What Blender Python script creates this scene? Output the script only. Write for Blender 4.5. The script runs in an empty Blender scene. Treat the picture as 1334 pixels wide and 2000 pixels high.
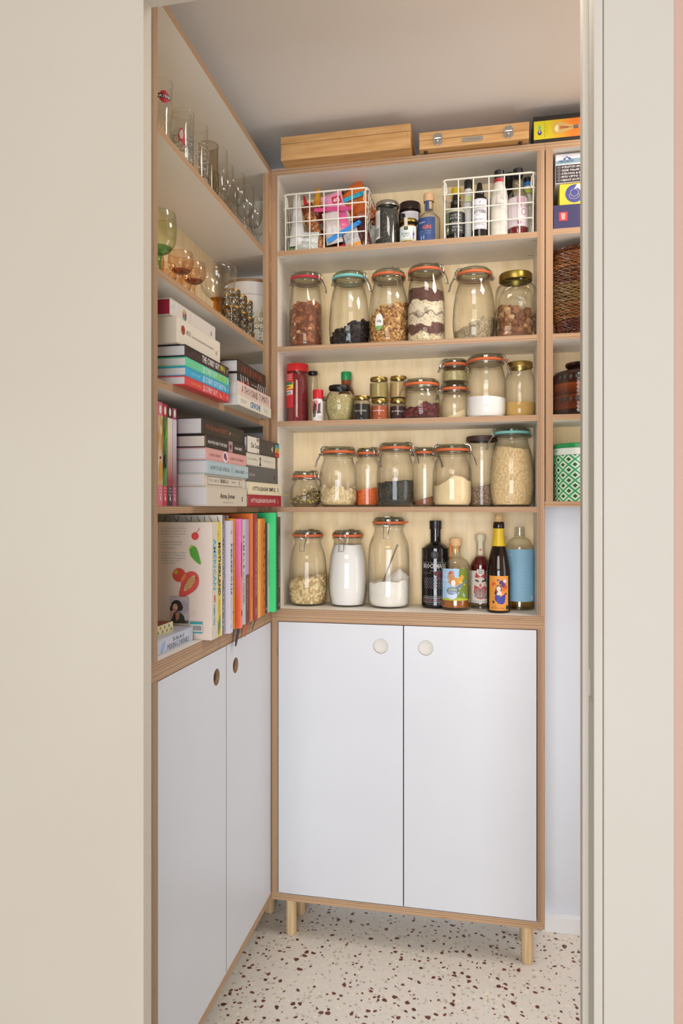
import bpy, bmesh, math, random
from mathutils import Vector, Matrix, noise
random.seed(7)
S = bpy.context.scene
COL = S.collection
R = math.radians
def hexc(h):
    h = h.lstrip('#'); v = [int(h[i:i+2], 16)/255 for i in (0, 2, 4)]
    return tuple((c/12.92 if c <= .04045 else ((c+.055)/1.055)**2.4) for c in v) + (1.0,)

# ---------------------------------------------------------------- camera
cam_d = bpy.data.cameras.new('camera'); cam = bpy.data.objects.new('camera', cam_d); COL.objects.link(cam)
cam.location = (0, 0, 1.2); cam.rotation_euler = (R(90), 0, math.atan(281/1380))
cam_d.sensor_fit = 'VERTICAL'; cam_d.sensor_height = 36; cam_d.lens = 36*1380/2000
cam_d.shift_y = -7/2000; cam_d.clip_start = .02
S.camera = cam
# ---------------------------------------------------------------- world, lights, exposure
S.view_settings.view_transform = 'Standard'; S.view_settings.look = 'None'
S.view_settings.exposure = 0.0; S.view_settings.gamma = 1; S.view_settings.use_curve_mapping = False
W = bpy.data.worlds.new('world'); S.world = W; W.use_nodes = True
bg = W.node_tree.nodes['Background']; bg.inputs[0].default_value = (1.0, .95, .88, 1); bg.inputs[1].default_value = .12
def area(name, loc, target, sx, sy, power, col):
    l = bpy.data.lights.new(name, 'AREA'); l.shape = 'RECTANGLE'; l.size = sx; l.size_y = sy; l.energy = power; l.color = col
    o = bpy.data.objects.new(name, l); COL.objects.link(o); o.location = loc
    o.rotation_euler = (Vector(target)-Vector(loc)).to_track_quat('-Z', 'Y').to_euler()
    return o
area('window_light', (.02, -3.2, .90), (-.05, 2, 1.35), 2.3, 1.6, 150, (.85, .915, 1.0))
area('room_lamps', (-.2, -2.4, 2.35), (0, 2, 1.3), 2.0, .7, 38, (1.0, .87, .74))
area('pantry_fill', (.52, 1.62, 2.235), (.40, 1.6, 0), .28, .28, 7, (1.0, .94, .87))  # added fill under the ceiling, out of view, brightens the pantry interior
area('pantry_fill', (-.05, 1.29, 2.235), (-.05, 1.45, 0), .3, .12, 2.5, (1.0, .94, .87))  # second added fill just inside the doorway, above the frame
area('side_fill_light', (.855, 1.54, .80), (-.6, 1.50, .75), .5, 1.1, 5.4, (.93, .96, 1.0))  # added side fill, no window there; lifts the left doors and floor

# ---------------------------------------------------------------- materials
MC = {}
def newmat(name):
    m = bpy.data.materials.new(name); m.use_nodes = True
    return m, m.node_tree.nodes, m.node_tree.links, m.node_tree.nodes['Principled BSDF']
def C(h, rough=.5, metal=0., spec=.5, key=None):
    k = (h, rough, metal, spec)
    if k in MC: return MC[k]
    m, N, L, b = newmat('colour_'+h.lstrip('#'))
    b.inputs['Base Color'].default_value = hexc(h); b.inputs['Roughness'].default_value = rough
    b.inputs['Metallic'].default_value = metal; b.inputs['Specular IOR Level'].default_value = spec
    MC[k] = m; return m
def ramp(N, stops, interp='LINEAR'):
    r = N.new('ShaderNodeValToRGB'); r.color_ramp.interpolation = interp
    e = r.color_ramp.elements
    while len(e) < len(stops): e.new(.5)
    for i, (p, c) in enumerate(stops): e[i].position = p; e[i].color = hexc(c) if isinstance(c, str) else (c, c, c, 1)
    return r
def noisy(name, c1, c2, scale=20, rough=.5, bump=0., stretch=(1, 1, 1), detail=4, coord='Object', lo=.35, hi=.65, spec=.5):
    m, N, L, b = newmat(name)
    tc = N.new('ShaderNodeTexCoord'); mp = N.new('ShaderNodeMapping'); mp.inputs['Scale'].default_value = stretch
    L.new(tc.outputs[coord], mp.inputs[0])
    nz = N.new('ShaderNodeTexNoise'); nz.inputs['Scale'].default_value = scale; nz.inputs['Detail'].default_value = detail
    L.new(mp.outputs[0], nz.inputs['Vector'])
    r = ramp(N, [(lo, c1), (hi, c2)]); L.new(nz.outputs['Fac'], r.inputs[0]); L.new(r.outputs[0], b.inputs['Base Color'])
    b.inputs['Roughness'].default_value = rough; b.inputs['Specular IOR Level'].default_value = spec
    if bump:
        bp = N.new('ShaderNodeBump'); bp.inputs['Strength'].default_value = bump; bp.inputs['Distance'].default_value = .002
        L.new(nz.outputs['Fac'], bp.inputs['Height']); L.new(bp.outputs[0], b.inputs['Normal'])
    return m
def grain(name, cols, scale, rough=.6, bump=.6, dist=.0015, stretch=(1, 1, 1)):
    """voronoi cells, each its own tint: seeds, rice, powder"""
    m, N, L, b = newmat(name)
    tc = N.new('ShaderNodeTexCoord'); mp = N.new('ShaderNodeMapping'); mp.inputs['Scale'].default_value = stretch
    L.new(tc.outputs['Object'], mp.inputs[0])
    v = N.new('ShaderNodeTexVoronoi'); v.inputs['Scale'].default_value = scale; L.new(mp.outputs[0], v.inputs['Vector'])
    sp = N.new('ShaderNodeSeparateColor'); L.new(v.outputs['Color'], sp.inputs[0])
    r = ramp(N, [(i/max(1, len(cols)-1), c) for i, c in enumerate(cols)]); L.new(sp.outputs[0], r.inputs[0])
    L.new(r.outputs[0], b.inputs['Base Color']); b.inputs['Roughness'].default_value = rough
    bp = N.new('ShaderNodeBump'); bp.inputs['Strength'].default_value = bump; bp.inputs['Distance'].default_value = dist; bp.invert = True
    L.new(v.outputs['Distance'], bp.inputs['Height']); L.new(bp.outputs[0], b.inputs['Normal'])
    return m
def ply(axis):
    """plywood edge: glued layers stacked along one axis"""
    m, N, L, b = newmat('plywood_edge_'+'xyz'[axis])
    g = N.new('ShaderNodeNewGeometry'); s = N.new('ShaderNodeSeparateXYZ'); L.new(g.outputs['Position'], s.inputs[0])
    nz = N.new('ShaderNodeTexNoise'); nz.inputs['Scale'].default_value = 5; nz.inputs['Detail'].default_value = 2
    L.new(g.outputs['Position'], nz.inputs['Vector'])
    a = N.new('ShaderNodeMath'); a.operation = 'MULTIPLY_ADD'; L.new(nz.outputs['Fac'], a.inputs[0]); a.inputs[1].default_value = .0025
    L.new(s.outputs[axis], a.inputs[2])
    wn = N.new('ShaderNodeTexNoise'); wn.noise_dimensions = '1D'; wn.inputs['Scale'].default_value = 520; wn.inputs['Detail'].default_value = 1
    L.new(a.outputs[0], wn.inputs['W'])
    r = ramp(N, [(.28, '#6f5238'), (.42, '#977556'), (.5, '#ac8967'), (.6, '#c2a27c'), (.75, '#a0755a')]); L.new(wn.outputs['Fac'], r.inputs[0])
    mp = N.new('ShaderNodeMapping'); sc = [14, 14, 14]; sc[axis] = 600; mp.inputs['Scale'].default_value = sc
    L.new(g.outputs['Position'], mp.inputs[0])
    n2 = N.new('ShaderNodeTexNoise'); n2.inputs['Scale'].default_value = 1; n2.inputs['Detail'].default_value = 3; L.new(mp.outputs[0], n2.inputs['Vector'])
    r2 = ramp(N, [(.26, '#5a3a22'), (.32, '#ffffff')]); L.new(n2.outputs['Fac'], r2.inputs[0])
    mx = N.new('ShaderNodeMix'); mx.data_type = 'RGBA'; mx.blend_type = 'MULTIPLY'; mx.inputs[0].default_value = .8
    L.new(r.outputs[0], mx.inputs[6]); L.new(r2.outputs[0], mx.inputs[7]); L.new(mx.outputs[2], b.inputs['Base Color'])
    b.inputs['Roughness'].default_value = .6; return m
PLY = [ply(0), ply(1), ply(2)]
def glass(name, tint=(1, 1, 1), edge=(.5, .52, .48), base=.045, k=.75, rough=.02, p=3.):
    m = bpy.data.materials.new(name); m.use_nodes = True; N = m.node_tree.nodes; L = m.node_tree.links
    N.remove(N['Principled BSDF']); out = N['Material Output']
    lw = N.new('ShaderNodeLayerWeight'); lw.inputs[0].default_value = .5
    def pw(e):
        q = N.new('ShaderNodeMath'); q.operation = 'POWER'; L.new(lw.outputs['Facing'], q.inputs[0]); q.inputs[1].default_value = e; return q
    pa = pw(p); ma = N.new('ShaderNodeMath'); ma.operation = 'MULTIPLY_ADD'; L.new(pa.outputs[0], ma.inputs[0]); ma.inputs[1].default_value = k; ma.inputs[2].default_value = base
    pb = pw(2.6); mx = N.new('ShaderNodeMix'); mx.data_type = 'RGBA'; L.new(pb.outputs[0], mx.inputs[0])
    mx.inputs[6].default_value = (*tint, 1); mx.inputs[7].default_value = (*edge, 1)
    t = N.new('ShaderNodeBsdfTransparent'); L.new(mx.outputs[2], t.inputs[0])
    g = N.new('ShaderNodeBsdfGlossy'); g.inputs['Roughness'].default_value = rough; g.inputs['Color'].default_value = (.95, .97, .95, 1)
    ms = N.new('ShaderNodeMixShader'); L.new(ma.outputs[0], ms.inputs[0]); L.new(t.outputs[0], ms.inputs[1]); L.new(g.outputs[0], ms.inputs[2])
    L.new(ms.outputs[0], out.inputs[0]); return m
GL = glass('clear_jar_glass', (.975, .972, .955), (.26, .26, .22), .028, .7, p=2.8)
GLID = glass('lid_glass', (.66, .69, .62), (.24, .26, .22), .1, .6)
GSKIRT = glass('lid_skirt_glass', (.74, .74, .68), (.40, .40, .34), .06, .4)
GCLR = glass('drinking_glass', (.985, .985, .98), (.50, .49, .46), .05, .7)
GAMB = glass('amber_glass', (.93, .78, .64), (.48, .28, .18), .05, .5)
GAMD = glass('dark_amber_glass', (.68, .38, .20), (.3, .12, .04), .05, .5)
GGRN = glass('green_glass', (.86, .90, .74), (.38, .46, .22), .05, .5)
GGRD = glass('dark_green_glass', (.50, .78, .48), (.08, .3, .14), .05, .5)
GSMK = glass('smoky_glass', (.80, .75, .66), (.3, .27, .22), .05, .5)
LAM = noisy('white_laminate', '#cccdd0', '#cfd0d3', 3, .38)
LAMI = noisy('cream_laminate', '#e4ded3', '#e8e2d8', 3, .5)
BIRCH = noisy('birch_plywood_face', '#f4ddb2', '#eacd9b', 9, .55, 0, (6, 6, .8), 6)
STEEL = C('#b9b7b2', .25, 1.); STEELD = C('#b0ada6', .3, 1.); GOLD = C('#b59c5e', .28, 1.); GOLDD = C('#94803f', .35, 1.)
GOLDT = C('#8d7040', .35, 1.); ORG = C('#cd6638', .6); RED = C('#b52a37', .5); TURQ = C('#79c0b9', .6)
PAPER = noisy('book_pages', '#dcd8d6', '#c9c4c2', 1, .8, 0, (2, 2, 900), 2)
PAPERV = noisy('book_pages_upright', '#dcd8d6', '#c9c4c2', 1, .8, 0, (900, 2, 2), 2)
PINE = noisy('pine_wood', '#cfa26a', '#bb8b52', 6, .5, 0, (1.5, 12, 14), 5)
LEGW = noisy('birch_leg', '#dcc29a', '#cba97a', 6, .55, 0, (20, 20, 1), 4)
BLACKW = C('#17120f', .35)

# ---------------------------------------------------------------- mesh helpers
class MB:
    def __init__(s): s.v = []; s.f = []; s.m = []
    def add(s, vs, fs, mi=0):
        o = len(s.v); s.v += [tuple(p) for p in vs]; s.f += [tuple(i+o for i in f) for f in fs]
        s.m += list(mi) if isinstance(mi, (list, tuple)) else [mi]*len(fs); return s
    def box(s, x0, x1, y0, y1, z0, z1, mi=0, axis=None, alt=1):
        v = [(x, y, z) for z in (z0, z1) for y in (y0, y1) for x in (x0, x1)]
        f = [(0, 2, 3, 1), (4, 5, 7, 6), (0, 1, 5, 4), (2, 6, 7, 3), (0, 4, 6, 2), (1, 3, 7, 5)]  # -z +z -y +y -x +x
        m = [mi]*6
        if axis is not None:
            for i in ((4, 5), (2, 3), (0, 1))[axis]: m[i] = alt
        return s.add(v, f, m)
    def lathe(s, prof, n=36, mi=0, cx=0, cy=0, sx=1, sy=1):
        vs = []; fs = []; idx = []
        for r, z in prof:
            if r < 1e-6: idx.append([len(vs)]); vs.append((cx, cy, z))
            else:
                idx.append(list(range(len(vs), len(vs)+n)))
                vs += [(cx+sx*r*math.cos(2*math.pi*i/n), cy+sy*r*math.sin(2*math.pi*i/n), z) for i in range(n)]
        for a, b in zip(idx, idx[1:]):
            for i in range(n):
                j = (i+1) % n
                if len(a) == 1 and len(b) == 1: continue
                if len(a) == 1: fs.append((a[0], b[j], b[i]))
                elif len(b) == 1: fs.append((a[i], a[j], b[0]))
                else: fs.append((a[i], a[j], b[j], b[i]))
        return s.add(vs, fs, mi)
    def tube(s, pts, r, n=6, closed=False, mi=0):
        pts = [Vector(p) for p in pts]; vs = []; fs = []; m = len(pts); pn = None
        for i, p in enumerate(pts):
            a = pts[(i-1) % m] if (closed or i) else p; b = pts[(i+1) % m] if (closed or i < m-1) else p
            t = (b-a).normalized() if (b-a).length > 1e-9 else Vector((0, 0, 1))
            if pn is None: pn = t.orthogonal().normalized()
            pn = (pn - t*pn.dot(t)); pn = pn.normalized() if pn.length > 1e-6 else t.orthogonal().normalized()
            bn = t.cross(pn); rr = r[i] if isinstance(r, (list, tuple)) else r
            vs += [p+(pn*math.cos(2*math.pi*k/n)+bn*math.sin(2*math.pi*k/n))*rr for k in range(n)]
        for i in range(m if closed else m-1):
            for k in range(n):
                a = i*n+k; b = i*n+(k+1) % n; c = ((i+1) % m)*n+(k+1) % n; d = ((i+1) % m)*n+k; fs.append((a, b, c, d))
        if not closed: fs.append(tuple(range(n-1, -1, -1))); fs.append(tuple((m-1)*n+k for k in range(n)))
        return s.add(vs, fs, mi)
    def ell(s, c, rad, rot=None, mi=0, nu=7, nv=4):
        vs = [Vector((0, 0, 1))]; 
        for j in range(1, nv):
            t = math.pi*j/nv
            vs += [Vector((math.sin(t)*math.cos(2*math.pi*i/nu), math.sin(t)*math.sin(2*math.pi*i/nu), math.cos(t))) for i in range(nu)]
        vs.append(Vector((0, 0, -1))); out = []
        for v in vs:
            v = Vector((v.x*rad[0], v.y*rad[1], v.z*rad[2]))
            if rot is not None: v = rot @ v
            out.append(v+Vector(c))
        fs = [(0, 1+i, 1+(i+1) % nu) for i in range(nu)]
        for j in range(nv-2):
            a = 1+j*nu
            fs += [(a+i, a+nu+i, a+nu+(i+1) % nu, a+(i+1) % nu) for i in range(nu)]
        a = 1+(nv-2)*nu; fs += [(a+i, len(vs)-1, a+(i+1) % nu) for i in range(nu)]
        return s.add(out, fs, mi)
    def build(s, name, mats, parent=None, smooth=True, bevel=0, ang=38):
        me = bpy.data.meshes.new(name); me.from_pydata(s.v, [], s.f)
        if not isinstance(mats, (list, tuple)): mats = [mats]
        for m in mats: me.materials.append(m)
        me.polygons.foreach_set('material_index', s.m)
        if smooth: me.shade_smooth(); me.set_sharp_from_angle(angle=R(ang))
        me.update(); o = bpy.data.objects.new(name, me); COL.objects.link(o)
        if parent is not None: o.parent = parent
        if bevel:
            b = o.modifiers.new('bevel', 'BEVEL'); b.width = bevel; b.segments = 2; b.limit_method = 'ANGLE'
        return o
def thing(name, label, cat, loc, rz=0, group=None, rot=None):
    o = bpy.data.objects.new(name, None); COL.objects.link(o); o.empty_display_size = .03
    o.location = loc; o.rotation_euler = rot or (0, 0, rz); o['label'] = label; o['category'] = cat
    if group: o['group'] = group
    return o
def tag(o, label, cat, group=None, kind=None):
    o['label'] = label; o['category'] = cat
    if group: o['group'] = group
    if kind: o['kind'] = kind
    return o
def bx(name, x0, x1, y0, y1, z0, z1, mat, parent=None, bevel=0):
    return MB().box(x0, x1, y0, y1, z0, z1).build(name, mat, parent, False, bevel)
def struct(o): o['kind'] = 'structure'; return o
# flat print: items are drawn through a frame (u, v, lift) -> point
TXT = {}
def text_geo(t, bold):
    if (t, bold) in TXT: return TXT[(t, bold)]
    cu = bpy.data.curves.new('lettering', 'FONT'); cu.body = t; cu.resolution_u = 1; cu.offset = .022 if bold else 0
    ob = bpy.data.objects.new('lettering', cu); COL.objects.link(ob)
    dg = bpy.context.evaluated_depsgraph_get(); me = bpy.data.meshes.new_from_object(ob.evaluated_get(dg))
    vs = [v.co.copy() for v in me.vertices]; fs = [tuple(p.vertices) for p in me.polygons]
    bpy.data.objects.remove(ob); bpy.data.curves.remove(cu); bpy.data.meshes.remove(me)
    xs = [v.x for v in vs] or [0, 1]; ys = [v.y for v in vs] or [0, 1]
    x0, x1, y0, y1 = min(xs), max(xs), min(ys), max(ys)
    TXT[(t, bold)] = ([((v.x-x0)/(x1-x0+1e-9), (v.y-y0)/(y1-y0+1e-9)) for v in vs], fs); return TXT[(t, bold)]
def plane(o, U, V):
    o, U, V = Vector(o), Vector(U).normalized(), Vector(V).normalized(); N = U.cross(V)
    f = lambda u, v, l: o+U*u+V*v+N*l
    f.curved = False; return f
def cyl(r, z0=0, rf=None):
    def f(u, v, l):
        q = (rf(z0+v) if rf else r)+l; a = u/r; return Vector((q*math.sin(a), -q*math.cos(a), z0+v))
    f.curved = True; return f
def decal(parent, frame, items, name='print', lift=.0003):
    mb = MB(); mats = []; 
    for k, it in enumerate(items):
        kind = it[0]; col = it[-1]; m = col if not isinstance(col, str) else C(col, .55)
        if m not in mats: mats.append(m)
        mi = mats.index(m); l = lift+.00006*k
        if kind in ('t', 'T', 'd', 'D'):      # text; T bold; d / D runs downwards
            vs, fs = text_geo(it[1], kind in 'TD'); u0, u1, v0, v1 = it[2:6]
            if kind in 'tT': p = [(u0+x*(u1-u0), v0+y*(v1-v0)) for x, y in vs]
            else: p = [(u0+y*(u1-u0), v1-x*(v1-v0)) for x, y in vs]
        elif kind == 'r':
            u0, u1, v0, v1 = it[1:5]; n = max(1, int(abs(u1-u0)/.004)) if frame.curved else 1
            p = [(u0+(u1-u0)*i/n, v) for i in range(n+1) for v in (v0, v1)]; fs = [(2*i, 2*i+2, 2*i+3, 2*i+1) for i in range(n)]
        elif kind == 'o':                      # ellipse cu cv ru rv
            cu_, cv_, ru, rv = it[1:5]; n = 20; p = [(cu_, cv_)]; fs = []
            for q in (.5, 1.): p += [(cu_+ru*q*math.cos(2*math.pi*i/n), cv_+rv*q*math.sin(2*math.pi*i/n)) for i in range(n)]
            for i in range(n):
                j = (i+1) % n; fs += [(0, 1+i, 1+j), (1+i, 1+n+i, 1+n+j, 1+j)]
        else:                                  # 'p' polygon
            p = list(it[1]); bm = bmesh.new(); f = bm.faces.new([bm.verts.new((a, b, 0)) for a, b in p])
            bmesh.ops.triangulate(bm, faces=[f])
            if frame.curved:
                for _ in range(3):
                    e = [e for e in bm.edges if abs(e.verts[0].co.x-e.verts[1].co.x) > .005]
                    if not e: break
                    bmesh.ops.subdivide_edges(bm, edges=e, cuts=1); bmesh.ops.triangulate(bm, faces=bm.faces[:])
            bm.verts.index_update(); p = [(v.co.x, v.co.y) for v in bm.verts]; fs = [tuple(v.index for v in f.verts) for f in bm.faces]; bm.free()
            # keep all triangles facing out
            g = []
            for f in fs:
                a = sum(p[f[i]][0]*p[f[(i+1) % len(f)]][1]-p[f[(i+1) % len(f)]][0]*p[f[i]][1] for i in range(len(f)))
                g.append(f if a > 0 else f[::-1])
            fs = g
        mb.add([frame(u, v, l) for u, v in p], fs, mi)
    return mb.build(name, mats, parent, False)

# ---------------------------------------------------------------- structure
WALL = noisy('painted_wall', '#cbc0af', '#cec4b3', 2, .7, .03)
WALLB = noisy('painted_back_wall', '#d4d9e1', '#d7dce4', 2, .7)
CEIL = noisy('ceiling_paint', '#ebe4dc', '#ede7df', 2, .8)
TRIM = noisy('gloss_trim_paint', '#d1c9bc', '#d4ccc0', 2, .6, spec=.25)
PINK = noisy('pink_wall_paint', '#cfac9a', '#ccaa98', 3, .75)
def terrazzo():
    m, N, L, b = newmat('terrazzo')
    g = N.new('ShaderNodeNewGeometry')
    nd = N.new('ShaderNodeTexNoise'); nd.inputs['Scale'].default_value = 55; nd.inputs['Detail'].default_value = 1; L.new(g.outputs['Position'], nd.inputs['Vector'])
    ad = N.new('ShaderNodeMix'); ad.data_type = 'VECTOR'; ad.inputs[0].default_value = .013
    L.new(g.outputs['Position'], ad.inputs[4]); L.new(nd.outputs['Color'], ad.inputs[5])
    cur = None
    basen = N.new('ShaderNodeTexNoise'); basen.inputs['Scale'].default_value = 3; L.new(g.outputs['Position'], basen.inputs['Vector'])
    rb = ramp(N, [(.3, '#d8d0c4'), (.7, '#ddd5ca')]); L.new(basen.outputs['Fac'], rb.inputs[0]); cur = rb.outputs[0]
    for scale, frac, rad, cols, off in ((80, .26, .34, ['#b9ac98', '#c2b7a5'], 3.1), (75, .28, .33, ['#e9dfcb', '#e2d5bc'], 7.7), (120, .2, .33, ['#e8decd', '#bfb3a0'], 1.9), (56, .19, .32, ['#73392f', '#562a25'], 0.), (95, .08, .36, ['#66332c', '#7a4238'], 5.3)):
        mp = N.new('ShaderNodeMapping'); mp.inputs['Location'].default_value = (off, off*.7, 0); L.new(ad.outputs[1], mp.inputs[0])
        v = N.new('ShaderNodeTexVoronoi'); v.voronoi_dimensions = '2D'; v.inputs['Scale'].default_value = scale; L.new(mp.outputs[0], v.inputs['Vector'])
        sp = N.new('ShaderNodeSeparateColor'); L.new(v.outputs['Color'], sp.inputs[0])
        a = N.new('ShaderNodeMath'); a.operation = 'LESS_THAN'; L.new(sp.outputs[0], a.inputs[0]); a.inputs[1].default_value = frac
        # chip radius varies per cell
        rr = N.new('ShaderNodeMath'); rr.operation = 'MULTIPLY_ADD'; L.new(sp.outputs[1], rr.inputs[0]); rr.inputs[1].default_value = rad*.75; rr.inputs[2].default_value = rad*.4
        d = N.new('ShaderNodeMath'); d.operation = 'LESS_THAN'; L.new(v.outputs['Distance'], d.inputs[0]); L.new(rr.outputs[0], d.inputs[1])
        mu = N.new('ShaderNodeMath'); mu.operation = 'MULTIPLY'; L.new(a.outputs[0], mu.inputs[0]); L.new(d.outputs[0], mu.inputs[1])
        rc = ramp(N, [(0, cols[0]), (1, cols[1])]); L.new(sp.outputs[2], rc.inputs[0])
        mx = N.new('ShaderNodeMix'); mx.data_type = 'RGBA'; L.new(mu.outputs[0], mx.inputs[0]); L.new(cur, mx.inputs[6]); L.new(rc.outputs[0], mx.inputs[7]); cur = mx.outputs[2]
    L.new(cur, b.inputs['Base Color']); b.inputs['Roughness'].default_value = .45; return m
FB = 2.098
struct(bx('floor', -3, 3, -3, FB, -.05, 0, terrazzo()))
struct(bx('ceiling', -.85, .95, 1.15, FB, 2.249, 2.30, CEIL))
struct(bx('wall_back', -.85, .95, FB, FB+.08, 0, 2.30, WALLB))
struct(bx('wall_left', -.85, -.772, 1.149, FB, 0, 2.249, WALLB))
struct(bx('wall_right', .87, .95, 1.21, FB, 0, 2.249, WALLB))
struct(bx('wall_front_left', -2.6, -.5747, 1.12, 1.1487, 0, 2.6, WALL))
struct(bx('wall_inner_left', -.85, -.5935, 1.1487, 1.173, 0, 2.249, WALL))
struct(bx('wall_above_opening', -.5747, .1736, 1.12, 1.15, 2.08, 2.6, WALL))
struct(bx('wall_front_right', .262, 2.6, 1.135, 1.21, 0, 2.6, PINK))
struct(bx('trim_1', .1745, .2735, 1.12, 1.135, 0, 2.6, TRIM, bevel=.0015))       # architrave
struct(bx('trim_2', .161, .1741, 1.125, 1.142, 0, 2.6, TRIM, bevel=.0015))       # outer door stop
mb = MB()
mb.box(.161, .262, 1.142, 1.181, 0, .9015); mb.box(.161, .262, 1.142, 1.181, .946, 2.6)
mb.box(.1635, .262, 1.142, 1.181, .9015, .946)
struct(mb.build('trim_3', C('#d2cdc0', .5), None, False))                            # closing jamb channel
struct(bx('trim_4', .1518, .30, 1.181, 1.21, 0, 2.6, TRIM, bevel=.0015))          # inner door stop
sp_ = bx('strike_hole', .1612, .1634, 1.154, 1.164, .968, .999, C('#2c2622', .7)); tag(sp_, 'dark latch slot in the white door jamb on the right', 'strike plate')
struct(bx('baseboard_back', .156, .87, 2.078, FB, 0, .045, C('#e6e7e8', .5), bevel=.001))
struct(bx('wall_panel_right_unit', .8, .87, 1.9, FB, 0, 2.249, WALLB))

# ---------------------------------------------------------------- shelving units
ZS = [1.9195, 1.652, 1.443, 1.2045]; T18 = .0182
def board(name, parent, x0, x1, y0, y1, z0, z1, axis, face=LAMI, inner=None):
    return MB().box(x0, x1, y0, y1, z0, z1, 0, axis, 1).build(name, [PLY[axis], face], parent, False)
def shelf_set(parent, x0, x1, y0, y1, zs): 
    for z in zs: board('shelf', parent, x0, x1, y0, y1, z-.0145, z, 2)
def door_mesh(w, h, hx, hz, hr, t=.018):
    """panel in local x (0..w) z (0..h), front at y=0, with a round finger hole"""
    n = 48; mb = MB(); out = []; ci = []
    for i in range(n):
        a = 2*math.pi*i/n; c, s_ = math.cos(a), math.sin(a); ci.append((hx+hr*c, hz+hr*s_))
        ts = []
        if c > 1e-9: ts.append((w-hx)/c)
        if c < -1e-9: ts.append(-hx/c)
        if s_ > 1e-9: ts.append((h-hz)/s_)
        if s_ < -1e-9: ts.append(-hz/s_)
        t_ = min(ts); out.append((hx+t_*c, hz+t_*s_))
    for y, flip in ((0, 0), (t, 1)):
        vs = [(x, y, z) for x, z in ci+out]; fs = []
        for i in range(n):
            j = (i+1) % n; q = (i, n+i, n+j, j); fs.append(q if not flip else q[::-1])
            a, b = out[i], out[j]
            if abs(a[0]-b[0]) > 1e-6 and abs(a[1]-b[1]) > 1e-6:   # corner piece
                cx = w if max(a[0], b[0]) > w-1e-6 else 0; cz = h if max(a[1], b[1]) > h-1e-6 else 0
                vs.append((cx, y, cz)); k = len(vs)-1; fs.append((n+i, k, n+j) if not flip else (n+j, k, n+i))
        mb.add(vs, fs, 0)
    mb.add([(0, 0, 0), (w, 0, 0), (w, 0, h), (0, 0, h), (0, t, 0), (w, t, 0), (w, t, h), (0, t, h)], [(0, 4, 5, 1), (1, 5, 6, 2), (2, 6, 7, 3), (3, 7, 4, 0)], 1)
    vs = [(x, 0, z) for x, z in ci]+[(x, t, z) for x, z in ci]
    mb.add(vs, [(i, (i+1) % n, n+(i+1) % n, n+i) for i in range(n)], 1); return mb
def leg(parent, x, y, r=.0152, h=.1065):
    MB().lathe([(0, 0), (r*.8, 0), (r, .004), (r, h), (0, h)], 24).build('leg', LEGW, parent).location = (x, y, 0)
def pin_holes(parent, x, ys, zs, nx):
    mb = MB()
    for y in ys:
        for z in zs:
            o = len(mb.v); n = 8
            mb.add([(x, y+.0016*math.cos(2*math.pi*i/n), z+.0016*math.sin(2*math.pi*i/n)) for i in range(n)], [tuple(range(n))], 0)
    o = mb.build('shelf_pin_holes', C('#5d5347', .8), parent, False); o['kind'] = 'stuff'

YF = 1.9; YB = 2.068
u = thing('shelving_unit', 'tall plywood shelving unit facing the doorway, glass jars over two white cupboard doors', 'shelving unit', (0, 0, 0))
board('top_panel', u, -.5875, .1509, YF, YB, 2.13, 2.148, 2)
board('side_panel', u, -.5875, -.5693, YF, YB, .9205, 2.13, 0)
board('side_panel', u, .1327, .1509, YF, YB, .9205, 2.13, 0)
board('side_panel', u, -.5875, -.5693, YF, YB, .1245, .8855, 0)
board('side_panel', u, .1327, .1509, YF, YB, .1245, .8855, 0)
board('worktop', u, -.5875, .1509, YF, YB, .8855, .9205, 2)
board('base_panel', u, -.5875, .1509, YF, YB, .1063, .1245, 2)
shelf_set(u, -.5693, .1327, YF+.0005, YB, ZS)
bx('back_panel', -.5875, .1509, YB, YB+.006, .1063, 2.148, BIRCH, u)
for x0, x1, hx in ((-.5665, -.2178, .2885), (-.2150, .1300, .0585)):
    d = door_mesh(x1-x0, .7565, hx, .6995, .0205).build('door', [LAM, C('#7b5f48', .6)], u, False); d.location = (x0, YF, .127)
    p = MB().lathe([(0, 0), (.0205, 0), (.0205, .002), (0, .002)], 40).build('finger_recess', C('#d8d4cb', .5), d); p.rotation_euler = (R(90), 0, 0); p.location = (hx, .0075, .6995)
for x, y in ((-.5375, 1.93), (-.5375, 2.03), (.1085, 1.93), (.1085, 2.03)): leg(u, x, y)
pin_holes(u, -.5692, (1.925, 2.035), [z+.0 for z in [.97+.032*i for i in range(36)]], 1)
pin_holes(u, .1326, (1.925, 2.035), [z+.0 for z in [.97+.032*i for i in range(36)]], 1)
mb = MB()
for z in ZS[:3]:
    for x0, x1, sgn in ((-.5693, -.5693, 1), (.1327, .1327, -1)):
        for y in (1.925, 2.035): mb.box(min(x0, x0+sgn*.018), max(x0, x0+sgn*.018), y, y+.0012, z-.0148, z-.0143)
mb.build('shelf_fixing', C('#5d4a3a', .7), u, False)
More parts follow.
